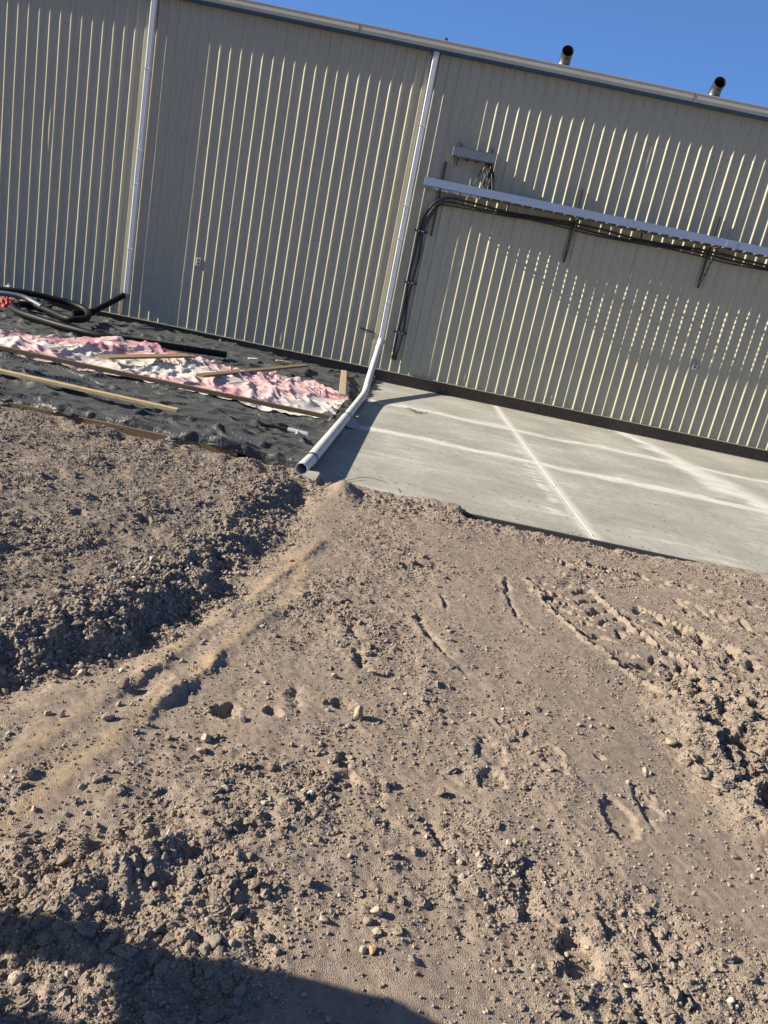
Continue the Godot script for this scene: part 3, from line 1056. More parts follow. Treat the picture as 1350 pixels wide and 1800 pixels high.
func make_building() -> void:
	var b := thing("metal_building", "beige ribbed metal building filling the back of the yard", "building")
	for k in range(-4, 27):
		put(panel_mesh(k * 4 + 1), "siding_panel", M.siding, b)
	# closing strip along the foot of the panels
	var st := start()
	bbox(st, Transform3D(Basis.IDENTITY, Vector3(9.0, WALL_LOW - 0.012, 0.012)), Vector3(25.0, 0.02, 0.05), 0.003)
	done(st, "base_trim", M.siding, b)
	st = start()
	bbox(st, Transform3D(Basis.IDENTITY, Vector3(9.0, 0.05, -0.11)), Vector3(25.0, 0.38, 0.2), 0.01)
	done(st, "foundation_wall", M.footing, b)
	# roof and the other walls
	st = start()
	var ridge := 7.2
	quad(st, Vector3(-3.5, 6.14, 0.1), Vector3(21.5, 6.14, 0.1), Vector3(21.5, ridge, -9.0), Vector3(-3.5, ridge, -9.0))
	quad(st, Vector3(-3.5, ridge, -9.0), Vector3(21.5, ridge, -9.0), Vector3(21.5, 6.1, -18.0), Vector3(-3.5, 6.1, -18.0))
	done(st, "roof", M.roof, b)
	for x in [-3.35, 21.35]:
		st = start()
		quad(st, Vector3(x, -0.1, -0.02), Vector3(x, 6.1, -0.02), Vector3(x, ridge - 0.02, -9.0), Vector3(x, -0.1, -9.0))
		quad(st, Vector3(x, -0.1, -9.0), Vector3(x, ridge - 0.02, -9.0), Vector3(x, 6.05, -17.9), Vector3(x, -0.1, -17.9))
		done(st, "end_wall", M.siding, b)
	st = start()
	quad(st, Vector3(-3.35, -0.1, -17.9), Vector3(21.35, -0.1, -17.9), Vector3(21.35, 6.05, -17.9), Vector3(-3.35, 6.05, -17.9))
	done(st, "rear_wall", M.siding, b)
	# eave trim and gutter
	st = start()
	bbox(st, Transform3D(Basis.IDENTITY, Vector3(9.0, 5.992, 0.0915)), Vector3(25.0, 0.034, 0.117), 0.003)
	done(st, "eave_trim", M.trim_blue, b)
	var seams := [-3.5, 0.1, 6.30, 12.4, 18.5, 21.5]
	for k in seams.size() - 1:
		st = start()
		var x0: float = seams[k] + 0.003
		var x1: float = seams[k + 1] - 0.003
		# outline of a box gutter with a rolled lip, carried along the eave
		var prof := [Vector2(0.046, 6.150), Vector2(0.046, 6.018), Vector2(0.150, 6.012), Vector2(0.158, 6.018), Vector2(0.160, 6.055), Vector2(0.168, 6.062), Vector2(0.168, 6.142), Vector2(0.176, 6.148), Vector2(0.176, 6.162), Vector2(0.160, 6.164), Vector2(0.158, 6.150)]
		for i in prof.size() - 1:
			var p: Vector2 = prof[i]
			var q: Vector2 = prof[i + 1]
			quad(st, Vector3(x0, p.y, p.x), Vector3(x1, p.y, p.x), Vector3(x1, q.y, q.x), Vector3(x0, q.y, q.x))
		quad(st, Vector3(x0, 6.016, 0.05), Vector3(x0, 6.14, 0.05), Vector3(x0, 6.14, 0.166), Vector3(x0, 6.016, 0.156))
		quad(st, Vector3(x1, 6.016, 0.05), Vector3(x1, 6.14, 0.05), Vector3(x1, 6.14, 0.166), Vector3(x1, 6.016, 0.156))
		var g := done(st, "gutter_section", M.gutter, b)
		if k > 0:
			st = start()
			bbox(st, Transform3D(Basis.IDENTITY, Vector3(x0 + 0.004, 6.086, 0.1705)), Vector3(0.012, 0.13, 0.006), 0.001)
			done(st, "seam_strip", M.screw, g)
	# downspouts
	for d in [[2.555, 0.68], [7.745, 0.80]]:
		st = start()
		var x: float = d[0]
		var y0: float = d[1]
		bbox(st, Transform3D(Basis.IDENTITY, Vector3(x, (y0 + 6.01) * 0.5, 0.088)), Vector3(0.105, 6.01 - y0, 0.078), 0.012)
		for e in [-0.028, 0.0, 0.028]:
			bbox(st, Transform3D(Basis.IDENTITY, Vector3(x + e, (y0 + 6.01) * 0.5, 0.1285)), Vector3(0.012, 5.95 - y0, 0.005), 0.002)
		var ds := done(st, "downspout", M.white_paint, b)
		for y in [1.55, 2.75, 3.35, 4.75]:
			st = start()
			bbox(st, Transform3D(Basis.IDENTITY, Vector3(x, y, 0.090)), Vector3(0.113, 0.026, 0.088), 0.004)
			done(st, "strap", M.white_paint, ds)
	# wide closing rib left of each downspout
	for x in [2.44, 7.63]:
		st = start()
		bbox(st, Transform3D(Basis.IDENTITY, Vector3(x, 3.1, 0.016)), Vector3(0.085, 5.66, 0.03), 0.013)
		done(st, "corner_batten", M.siding, b)
	# exhaust stacks behind the gutter
	for e in [Vector3(10.08, 6.1, -0.55), Vector3(12.93, 6.1, -0.55)]:
		st = start()
		var path: Array[Vector3] = [e, e + Vector3(0, 0.27, 0)]
		for k in 7:
			var t := deg_to_rad(68.0) * (k + 1) / 7.0
			path.append(e + Vector3(0, 0.27 + 0.17 * sin(t), 0.17 * (1.0 - cos(t))))
		path.append(path[path.size() - 1] + Vector3(0, 0.03, 0.075))
		tube(st, path, 0.108, 24, false)
		var ex := done(st, "exhaust_stack", M.exhaust, b)
		st = start()
		tube(st, path, 0.101, 24, false)
		done(st, "flue_lining", M.exhaust_inside, ex)
		st = start()
		tube(st, [e + Vector3(0, 0.255, 0), e + Vector3(0, 0.275, 0)], 0.113, 24, true)
		done(st, "band", M.exhaust, ex)
	# outlet covers
	for x in [3.90, 13.92]:
		st = start()
		bbox(st, Transform3D(Basis.IDENTITY, Vector3(x, 1.57, 0.022)), Vector3(0.095, 0.155, 0.045), 0.008)
		var c := done(st, "outlet_cover", M.outlet, b)
		for y in [1.605, 1.545]:
			st = start()
			bbox(st, Transform3D(Basis.IDENTITY, Vector3(x, y, 0.0455)), Vector3(0.038, 0.036, 0.006), 0.002)
			done(st, "socket", M.outlet_dark, c)
	# screws in rows at the girts
	var head := CylinderMesh.new()
	head.top_radius = 0.0055
	head.bottom_radius = 0.008
	head.height = 0.008
	head.radial_segments = 6
	head.rings = 0
	var mm := MultiMesh.new()
	mm.transform_format = MultiMesh.TRANSFORM_3D
	mm.mesh = head
	var spots: Array = []
	for y in [0.32, 1.08, 2.42, 3.74, 5.24]:
		for n in range(-14, 105):
			var x: float = n * PITCH + 0.088
			spots.append(Vector3(x, y + 0.006 * noise_b.get_noise_1d(n * 5.0), 0.004))
			if n % 2 == 0:
				spots.append(Vector3(n * PITCH + 0.16, y, 0.004))
	for n in range(-14, 105, 4):
		for k in 9:
			spots.append(Vector3((n + 3) * PITCH + 0.0285, 0.6 + k * 0.62, 0.031))
	mm.instance_count = spots.size()
	for i in spots.size():
		mm.set_instance_transform(i, Transform3D(Basis.from_euler(Vector3(PI / 2, 0, 0)), spots[i]))
	var sc := MultiMeshInstance3D.new()
	sc.multimesh = mm
	sc.name = "panel_screws"
	sc.material_override = M.screw
	sc.set_meta("kind", "stuff")
	b.add_child(sc)
	# small lug standing on the gutter
	st = start()
	bbox(st, Transform3D(Basis.from_euler(Vector3(0, 0, 0.3)), Vector3(7.87, 6.19, 0.12)), Vector3(0.05, 0.06, 0.03), 0.008)
	done(st, "roof_clip", M.galv_dark, b)

# ---------------------------------------------------------------- electrical gear on the wall

func make_electrics() -> void:
	# ladder cable tray on brackets
	var t := thing("cable_tray", "long grey ladder cable tray bracketed out from the siding", "cable tray", Vector3(8.0, 3.72, 0.3))
	var o := t.position
	var x0 := 7.99
	var x1 := 20.5
	for z in [0.08, 0.515]:
		var cuts := [x0, 13.72, x1]
		for k in 2:
			var st := start()
			# channel rail: web and two flanges turned inwards
			var s := 1.0 if z < 0.3 else -1.0
			bar(st, Vector3(cuts[k], 3.795, z) - o, Vector3(cuts[k + 1] - 0.004, 3.795, z) - o, 0.006, 0.135)
			bar(st, Vector3(cuts[k], 3.86, z + s * 0.013) - o, Vector3(cuts[k + 1] - 0.004, 3.86, z + s * 0.013) - o, 0.022, 0.005)
			bar(st, Vector3(cuts[k], 3.73, z + s * 0.013) - o, Vector3(cuts[k + 1] - 0.004, 3.73, z + s * 0.013) - o, 0.022, 0.005)
			done(st, "side_rail", M.galv, t)
	var rung := box_mesh(Vector3(0.032, 0.02, 0.428), 0.003)
	var n := 0
	var x := x0 + 0.08
	while x < x1:
		put(rung, "rung", M.galv, t, Vector3(x, 3.748, 0.2975) - o)
		x += 0.2
	var st := start()
	bbox(st, Transform3D(Basis.IDENTITY, Vector3(13.72, 3.795, 0.5205) - o), Vector3(0.2, 0.10, 0.005), 0.001)
	done(st, "splice_plate", M.galv, t)
	# brackets: wall strut, arm and brace
	for b in [[8.305, 4.25, 2.92], [10.90, 4.27, 2.94], [13.51, 4.28, 2.98], [16.1, 4.28, 2.98], [18.7, 4.28, 2.98]]:
		st = start()
		bar(st, Vector3(b[0], b[1], 0.05) - o, Vector3(b[0], b[2], 0.05) - o, 0.034, 0.034, Vector3.RIGHT)
		bar(st, Vector3(b[0], 3.705, 0.06) - o, Vector3(b[0], 3.705, 0.54) - o, 0.034, 0.034)
		if b[0] > 9.0:
			# slotted brace: a pair of straps with spacers
			for s in [-0.012, 0.012]:
				bar(st, Vector3(b[0] + s, 3.69, 0.5) - o, Vector3(b[0] + s, b[2] + 0.05, 0.075) - o, 0.006, 0.03, Vector3(0, 0.4, 1))
			for k in 12:
				var p := Vector3(b[0], 3.69, 0.5).lerp(Vector3(b[0], b[2] + 0.05, 0.075), (k + 0.5) / 12.0)
				bbox(st, Transform3D(Basis.IDENTITY, p - o), Vector3(0.022, 0.022, 0.022), 0.003)
		done(st, "bracket", M.galv_dark, t)
	# short hangers that carry the cables under the tray
	for hx in [9.62, 12.2, 14.9, 17.4]:
		st = start()
		bar(st, Vector3(hx, 3.73, 0.075) - o, Vector3(hx, 3.53, 0.075) - o, 0.03, 0.03, Vector3.RIGHT)
		bar(st, Vector3(hx - 0.03, 3.55, 0.09) - o, Vector3(hx + 0.03, 3.55, 0.09) - o, 0.05, 0.025)
		done(st, "cable_hanger", M.galv_dark, t)
	# cables laid in the tray
	var laid := thing("tray_cables", "row of black cables lying inside the cable tray", "cables", Vector3(14.0, 3.78, 0.2))
	for k in 4:
		var pts: Array = []
		var cx := 9.0 + 0.06 * k
		while cx < 20.4:
			pts.append(Vector3(cx - 14.0, 0.004 + 0.004 * sin(cx * 3.0 + k), -0.1 + 0.041 * k + 0.006 * noise_b.get_noise_2d(cx, k * 5.0)))
			cx += 0.8
		var sc := start()
		tube(sc, smooth_path(pts, 3), 0.02, 8)
		done(sc, "cable", M.cable, laid)
	# wireway box with its struts and conductors
	var w := thing("wireway_box", "short blue-grey metal wiring trough above the cable tray's left end", "wiring box", Vector3(8.79, 4.43, 0.02))
	o = w.position
	st = start()
	bbox(st, Transform3D(Basis.IDENTITY, Vector3(8.79, 4.43, 0.145) - o), Vector3(0.80, 0.165, 0.14), 0.005)
	done(st, "trough", M.box_grey, w)
	st = start()
	bbox(st, Transform3D(Basis.IDENTITY, Vector3(8.79, 4.435, 0.219) - o), Vector3(0.79, 0.145, 0.006), 0.002)
	bbox(st, Transform3D(Basis.IDENTITY, Vector3(8.79, 4.515, 0.18) - o), Vector3(0.806, 0.006, 0.085), 0.002)
	done(st, "cover", M.box_grey, w)
	for sx in [8.52, 8.78, 9.04]:
		st = start()
		bbox(st, Transform3D(Basis.IDENTITY, Vector3(sx, 4.372, 0.223) - o), Vector3(0.014, 0.014, 0.006), 0.002)
		done(st, "cover_screw", M.outlet, w)
	for sx in [8.50, 9.10]:
		st = start()
		bar(st, Vector3(sx, 4.62, 0.048) - o, Vector3(sx, 4.22, 0.048) - o, 0.036, 0.036, Vector3.RIGHT)
		done(st, "strut", M.galv_dark, w)
	for k in [[8.68, 0.1], [8.86, 0.08]]:
		st = start()
		tube(st, [Vector3(k[0], 4.36, 0.13) - o, Vector3(k[0], 4.325, 0.13) - o], 0.035, 10)
		done(st, "knockout_hub", M.galv_dark, w)
	rng.seed = 4
	var wires := thing("wire_bundle", "loose bunch of thin black wires falling from wiring box into tray", "wires", Vector3(9.05, 4.34, 0.15))
	o = wires.position
	for k in 16:
		st = start()
		var a := Vector3(9.08 + rng.randf_range(-0.09, 0.07), 4.36, 0.15 + rng.randf_range(-0.04, 0.04))
		var e := Vector3(a.x + rng.randf_range(-0.12, 0.16), 3.80 + rng.randf_range(-0.03, 0.2), 0.22 + rng.randf_range(-0.1, 0.14))
		var mid := a.lerp(e, 0.5) + Vector3(rng.randf_range(-0.04, 0.05), 0.02, rng.randf_range(0.0, 0.05))
		tube(st, smooth_path([a - o, mid - o, e - o], 6), 0.0075 if k < 10 else 0.012, 6)
		done(st, "wire", M.cable, wires)
	# the heavy cables: along under the tray, round the bend and down the wall
	for k in 3:
		var dy := [0.0, -0.055, -0.10][k] as float
		var pts: Array = []
		var xx := 20.5
		while xx > 8.75:
			var sag := 0.018 * sin(xx * 2.43 + k) + 0.012 * noise_b.get_noise_2d(xx * 1.5, k * 9.0)
			pts.append(Vector3(xx, 3.635 + dy + sag, 0.072 + 0.02 * k))
			xx -= 0.3
		var bend := [0.0, 0.045, 0.085][k] as float
		pts.append(Vector3(8.55, 3.65 + dy - 0.02 * k, 0.075))
		pts.append(Vector3(8.30 + bend * 0.5, 3.56 - bend, 0.075))
		pts.append(Vector3(8.14 + bend, 3.33 - bend, 0.072))
		pts.append(Vector3(8.06 + bend * 1.0, 2.98, 0.07))
		if k < 2:
			for y in [2.6, 2.3, 2.0, 1.75, 1.5, 1.25, 1.03, 0.78, 0.55]:
				var wv := 0.018 * sin(y * 5.2 + k * 2.1) * (1.0 if y < 2.0 else 0.5)
				pts.append(Vector3(8.06 + k * 0.07 + wv - (0.02 if y < 0.6 else 0.0), y, 0.07 + 0.01 * sin(y * 3.0)))
		else:
			pts.append(Vector3(8.17, 2.6, 0.068))
			pts.append(Vector3(8.13, 2.02, 0.066))
		st = start()
		var lab := ["thick black cable running under the tray, upper one in the bend", "thick black cable running under the tray, lower one in the bend", "black cable ending halfway down the wall beside two longer ones"][k] as String
		tube(st, smooth_path(pts, 5), 0.021 if k < 2 else 0.015, 10)
		var c := done(st, "power_cable", M.cable)
		tag(c, lab, "cable", "cables on the siding")
		if k < 2:
			st = start()
			var endp: Vector3 = pts[pts.size() - 1]
			tube(st, [endp + Vector3(0, 0.03, 0), endp + Vector3(-0.003, -0.06, -0.005)], 0.036, 12)
			done(st, "end_fitting", M.galv_dark, c)
	var words := ["uppermost of three short struts clamping the cables", "middle one of three short struts clamping the cables", "lowest of three short struts clamping the cables"]
	var n2 := 0
	for y in [2.965, 2.0, 1.035]:
		var s := thing("cable_clamp", words[n2] + " to the wall", "clamp", Vector3(8.1, y, 0.03), "cable clamps on the siding")
		st = start()
		bar(st, Vector3(-0.13, 0, 0.012), Vector3(0.13, 0, 0.012), 0.034, 0.034)
		done(st, "strut", M.galv_dark, s)
		for cx in [-0.04, 0.03]:
			st = start()
			tube(st, [Vector3(cx, -0.012, 0.04), Vector3(cx, 0.012, 0.04)], 0.027, 10)
			done(st, "clip", M.galv, s)
		n2 += 1
	# stray strut piece left of the downspout
	st = start()
	bar(st, Vector3(7.285, 0.965, 0.045), Vector3(7.585, 0.925, 0.045), 0.03, 0.032)
	tag(done(st, "short_strut", M.galv_dark), "short dark strut fixed slanting to the siding left of the downspout", "strut")

# ---------------------------------------------------------------- covered bed, timber and clutter

# a sharp fold line wherever the smooth noise passes zero
func crease(x: float, z: float, sharp: float) -> float:
	return pow(1.0 - minf(1.0, absf(noise_s.get_noise_2d(x, z)) * 1.6), sharp)

func tarp_height(x: float, z: float) -> float:
	var h := 0.045 + 0.02 * noise_a.get_noise_2d(x * 0.8, z * 0.9)
	var wx := x + 0.22 * noise_s.get_noise_2d(x * 0.9 + 9.0, z * 1.2)
	var wz := z + 0.16 * noise_s.get_noise_2d(x * 0.9, z * 1.2 + 30.0)
	h += 0.022 * noise_s.get_noise_2d(wx * 0.55, wz * 1.5)
	# folds run mostly along the wall, shorter creases cross them at a slant
	h += 0.04 * crease(wx * 0.38, wz * 1.25, 3.0)
	h += 0.034 * crease(wx * 0.8 + 40.0, wz * 1.6 - wx * 0.35, 3.5)
	h += 0.026 * crease((wx + wz) * 1.0 + 7.0, (wz - wx) * 0.55, 4.0)
	h += 0.022 * crease((wx - wz) * 1.9 + 70.0, (wz + wx) * 1.5, 3.0)
	h += 0.0025 * noise_c.get_noise_2d(wx * 5.0, wz * 6.0)
	h += 0.018 * exp(-pow((z - 7.05 - 0.10 * noise_b.get_noise_1d(x * 0.9)) / 0.06, 2.0))
	h += 0.02 * exp(-pow((z - 4.9) / 0.1, 2.0)) + 0.025 * exp(-pow((z - 1.35 - 0.12 * noise_b.get_noise_1d(x * 0.8 + 5.0)) / 0.08, 2.0))
	h += 0.06 * (1.0 - ssig(z, 0.1, 0.9)) * (1.0 - ssig(x, 4.0, 6.5))
	return h

func make_tarp(called: String, x0: float, x1: float, z0: float, z1: float, lift: float, label: String, hang: bool) -> void:
	var nu := int((x1 - x0) / 0.028)
	var nv := int((z1 - z0) / 0.024)
	var extra := 8 if hang else 2
	var pts := PackedVector3Array()
	for j in nv + extra:
		for i in nu:
			var x := lerpf(x0, x1, float(i) / (nu - 1))
			var z := lerpf(z0, z1, minf(float(j) / (nv - 1), 1.0))
			var ragged := 0.05 * noise_b.get_noise_1d(x * 2.0) + 0.015 * noise_c.get_noise_1d(x * 9.0)
			if z > z1 - 0.3:
				z += ragged * ssig(z, z1 - 0.3, z1)
			var y := tarp_height(x, z) + lift
			if j >= nv:
				# the edge hangs down, more in some places than others
				var t := float(j - nv + 1) / extra
				var drop := (tarp_height(x, z1) - 0.015 + 0.05 * noise_b.get_noise_1d(x * 0.9 + 3.0)) if hang else 0.03
				if x > 7.1:
					drop += 0.08 * ssig(x, 7.1, 7.4)
				y -= maxf(drop, 0.02) * t
				z += 0.035 * sqrt(t) + 0.012 * noise_c.get_noise_2d(x * 8.0, t * 2.0)
			# right edge turns down to the slab
			y = lerpf(y, 0.012, ssig(x, x1 - 0.025, x1) * 0.9)
			pts.append(Vector3(x + 0.03 * noise_b.get_noise_1d(z * 3.0) * ssig(x, x1 - 0.4, x1), y, z))
	var o := put(sheet(pts, nu, nv + extra), called, M.tarp)
	tag(o, label, "tarp", "black blankets over the bed")

func film_edge(x: float) -> float:
	var e := [[0.2, 4.7], [1.6, 4.55], [2.41, 4.25], [2.9, 3.57], [3.58, 3.02], [4.4, 2.8], [4.78, 2.85], [5.5, 3.1], [5.96, 3.4], [6.46, 3.0], [7.03, 2.97], [7.5, 3.5]]
	for i in range(e.size() - 1):
		if x <= e[i + 1][0]:
			return lerpf(e[i][1], e[i + 1][1], clampf((x - e[i][0]) / (e[i + 1][0] - e[i][0]), 0.0, 1.0))
	return 3.5

func plank(called: String, a: Vector3, b: Vector3, w: float, h: float, m: String, label: String, group := "") -> void:
	var o := put(box_mesh(Vector3(a.distance_to(b), h, w), 0.004), called, M[m])
	var x := (b - a).normalized()
	var z := x.cross(Vector3.UP).normalized()
	o.transform = Transform3D(Basis(x, z.cross(x), z), (a + b) * 0.5)
	tag(o, label, "timber", group)

func make_bed() -> void:
	make_tarp("black_blanket", -3.2, 7.80, 0.04, 6.12, 0.0, "rear black insulating blanket spread from the wall to the long timber", false)
	make_tarp("black_blanket", -3.2, 7.79, 6.02, 8.27, 0.012, "front wrinkled black insulating blanket hanging over the form board", true)
	# pink and white plastic film lying on the rear blanket
	var nu := 300
	var nv := 150
	var pts := PackedVector3Array()
	var cols := PackedColorArray()
	for j in nv:
		for i in nu:
			var x := lerpf(0.2, 7.62, float(i) / (nu - 1))
			var zf := film_edge(x) + 0.10 * noise_b.get_noise_1d(x * 3.0 + 60.0) + 0.04 * noise_c.get_noise_1d(x * 11.0)
			var v := float(j) / (nv - 1)
			var z := lerpf(zf, 6.0, v)
			var wx := x + 0.3 * noise_s.get_noise_2d(x * 0.7 + 20.0, z * 0.6)
			var wz := z + 0.3 * noise_s.get_noise_2d(x * 0.6, z * 0.7 + 50.0)
			var puff := 0.055 * noise_s.get_noise_2d(wx * 0.75 + 14.0, wz * 0.42) + 0.055 * crease(wx * 0.62 + 3.0, wz * 0.30, 4.0)
			puff += 0.034 * crease(wx * 1.05 + 33.0, wz * 0.5 - wx * 0.3, 5.0) + 0.016 * crease(wx * 1.9 - z * 0.5, wz * 0.9, 5.0) + 0.003 * noise_c.get_noise_2d(wx * 5.0, wz * 3.5)
			var env := ssig(v, 0.0, 0.07) * (1.0 - 0.6 * ssig(v, 0.94, 1.0)) * (1.0 - ssig(x, 7.5, 7.62))
			var y := tarp_height(x, z) + 0.008 + (0.024 + maxf(puff, -0.02)) * env
			pts.append(Vector3(x, y, z))
			var t := noise_s.get_noise_2d(wx * 0.55 + 80.0, wz * 0.8)
			var pink := clampf(0.5 + 1.2 * t + 0.9 * (1.0 - ssig(v, 0.0, 0.35)) - 0.85 * ssig(x, 6.3, 7.2) * v - 0.5 * ssig(v, 0.75, 1.0) * ssig(x, 4.5, 6.0), 0.0, 1.0)
			var c := Color(0.70, 0.63, 0.58).lerp(Color(0.66, 0.43, 0.43), pink)
			var deep := clampf((noise_s.get_noise_2d(wx * 0.45 + 5.0, wz * 0.9) - 0.12) * 5.0, 0.0, 1.0) * pink
			c = c.lerp(Color(0.54, 0.19, 0.25), deep * 0.8)
			cols.append(c)
	var film := put(sheet(pts, nu, nv, cols), "plastic_film", M.film)
	tag(film, "crumpled pink and white plastic sheet lying on the black blankets", "plastic sheet")
	# timber
	plank("long_timber", Vector3(-2.6, 0.155, 6.04), Vector3(7.63, 0.145, 6.06), 0.045, 0.055, "wood_dark", "long weathered timber holding down the front edge of the pink sheet", "timbers on the blankets")
	plank("fresh_timber", Vector3(1.2, 0.150, 7.28), Vector3(6.20, 0.150, 7.55), 0.085, 0.04, "wood_fresh", "fresh yellow timber lying on the front black blanket", "timbers on the blankets")
	plank("cross_plank", Vector3(5.79, 0.235, 5.5), Vector3(6.55, 0.185, 1.48), 0.13, 0.03, "wood_old", "brown plank lying across the pink sheet towards the wall", "timbers on the blankets")
	plank("cross_plank", Vector3(7.21, 0.165, 0.95), Vector3(7.57, 0.195, 4.3), 0.105, 0.03, "wood_pale", "pale board on the blankets beside the white drain pipe", "timbers on the blankets")
	plank("cross_plank", Vector3(4.50, 0.215, 5.52), Vector3(5.02, 0.205, 3.62), 0.19, 0.028, "wood_tan", "tan plank half hidden among the folds of pink sheet", "timbers on the blankets")
	plank("form_board", Vector3(0.5, 0.0, 8.262), Vector3(7.05, 0.0, 8.285), 0.04, 0.10, "wood_old", "brown form board under the front edge of the black blanket", "timbers on the blankets")
	plank("wood_scrap", Vector3(5.95, 0.135, 1.25), Vector3(6.22, 0.135, 1.1), 0.09, 0.02, "wood_fresh", "small pale wood scrap on the rear black blanket", "timbers on the blankets")
	# white scrap
	var st := start()
	bbox(st, Transform3D(Basis.from_euler(Vector3(0, 0.4, 0.1)), Vector3(5.62, 0.14, 1.75)), Vector3(0.16, 0.012, 0.12), 0.003)
	tag(done(st, "foam_scrap", M.pvc), "small white foam scrap on the rear black blanket", "scrap")
	# black corrugated drain hoses
	st = start()
	var coil := smooth_path([Vector3(2.55, 0.66, 0.19), Vector3(2.45, 0.56, 0.29), Vector3(2.28, 0.40, 0.45), Vector3(2.08, 0.24, 0.62), Vector3(1.85, 0.17, 0.85)], 6)
	tube(st, coil, 0.062, 14, true, 0.014, 0.006)
	tag(done(st, "drain_hose", M.hose), "black corrugated hose slanting down from the left downspout", "hose", "black corrugated hoses")
	st = start()
	coil = smooth_path([Vector3(-1.2, 0.22, 1.2), Vector3(0.0, 0.30, 1.05), Vector3(0.77, 0.37, 0.9), Vector3(1.34, 0.36, 0.75), Vector3(1.80, 0.33, 0.72), Vector3(2.16, 0.28, 0.92), Vector3(2.40, 0.24, 1.4), Vector3(2.55, 0.22, 1.95), Vector3(2.36, 0.20, 2.1), Vector3(1.85, 0.20, 1.65), Vector3(1.36, 0.21, 1.25), Vector3(1.12, 0.20, 1.35), Vector3(1.18, 0.17, 1.75), Vector3(1.55, 0.16, 2.25), Vector3(2.1, 0.165, 2.65), Vector3(2.8, 0.17, 3.02), Vector3(3.5, 0.175, 3.2), Vector3(4.1, 0.18, 2.95), Vector3(4.7, 0.17, 2.55), Vector3(5.24, 0.16, 2.18)], 8)
	tube(st, coil, 0.06, 14, true, 0.016, 0.006)
	tag(done(st, "drain_hose", M.hose), "long black corrugated hose looped on the blankets behind the pink sheet", "hose", "black corrugated hoses")
	# clutter at the far left
	st = start()
	tube(st, smooth_path([Vector3(-0.9, 0.16, 1.3), Vector3(0.1, 0.24, 1.2), Vector3(0.62, 0.30, 1.15), Vector3(1.0, 0.31, 1.12), Vector3(1.25, 0.27, 1.2), Vector3(1.52, 0.23, 1.38)], 6), 0.05, 12)
	tag(done(st, "plastic_pipe", M.blue_pipe), "smooth blue-grey plastic pipe lying over the hose at far left", "pipe")
	heap("red_cloth", Vector3(0.98, 0.15, 1.62), 0.34, 0.22, 0.12, M.red_cloth, "small crumpled red cloth at the far left beside the hose loop", "cloth", 3)
	heap("black_bag", Vector3(0.5, 0.15, 0.62), 1.15, 0.3, 0.20, M.tarp, "crumpled black plastic heap against the wall at far left", "plastic heap", 4)
	plank("wood_scrap", Vector3(0.55, 0.36, 0.45), Vector3(1.0, 0.30, 0.42), 0.06, 0.02, "wood_fresh", "thin pale stick on the black heap at far left", "timbers on the blankets")
	# grey tee fitting with a black hose end
	var t := thing("pipe_tee", "small grey plastic pipe tee lying on the front black blanket", "pipe fitting", Vector3(7.46, 0.135, 7.38))
	st = start()
	tube(st, [Vector3(-0.11, 0.02, -0.03), Vector3(0.11, 0.02, 0.03)], 0.026, 14)
	done(st, "body", M.grey_plastic, t)
	st = start()
	tube(st, [Vector3(0.0, 0.018, 0.0), Vector3(0.015, 0.005, 0.13)], 0.022, 14)
	done(st, "branch", M.grey_plastic, t)
	st = start()
	tube(st, smooth_path([Vector3(-0.1, 0.02, -0.028), Vector3(-0.25, 0.012, -0.06), Vector3(-0.42, 0.004, -0.05)], 5), 0.017, 10)
	done(st, "hose_end", M.hose, t)

func heap(called: String, at: Vector3, rx: float, rz: float, h: float, m: Material, label: String, category: String, sd: int) -> void:
	var n := 44
	var pts := PackedVector3Array()
	for j in n:
		for i in n:
			var u := 2.0 * i / (n - 1) - 1.0
			var v := 2.0 * j / (n - 1) - 1.0
			var d := clampf(1.0 - sqrt(u * u + v * v) * (1.0 + 0.3 * noise_c.get_noise_2d(u * 2.0 + sd, v * 2.0)), 0.0, 1.0)
			var y := h * pow(d, 0.6) * (0.75 + 0.9 * noise_ridge.get_noise_2d(u * 1.5 + sd * 9.0, v * 1.5))
			pts.append(at + Vector3(u * rx * (0.7 + 0.3 * d), maxf(y, -0.01) - 0.03 * (1.0 - ssig(d, 0.0, 0.1)), v * rz * (0.7 + 0.3 * d)))
	tag(put(sheet(pts, n, n), called, m), label, category)

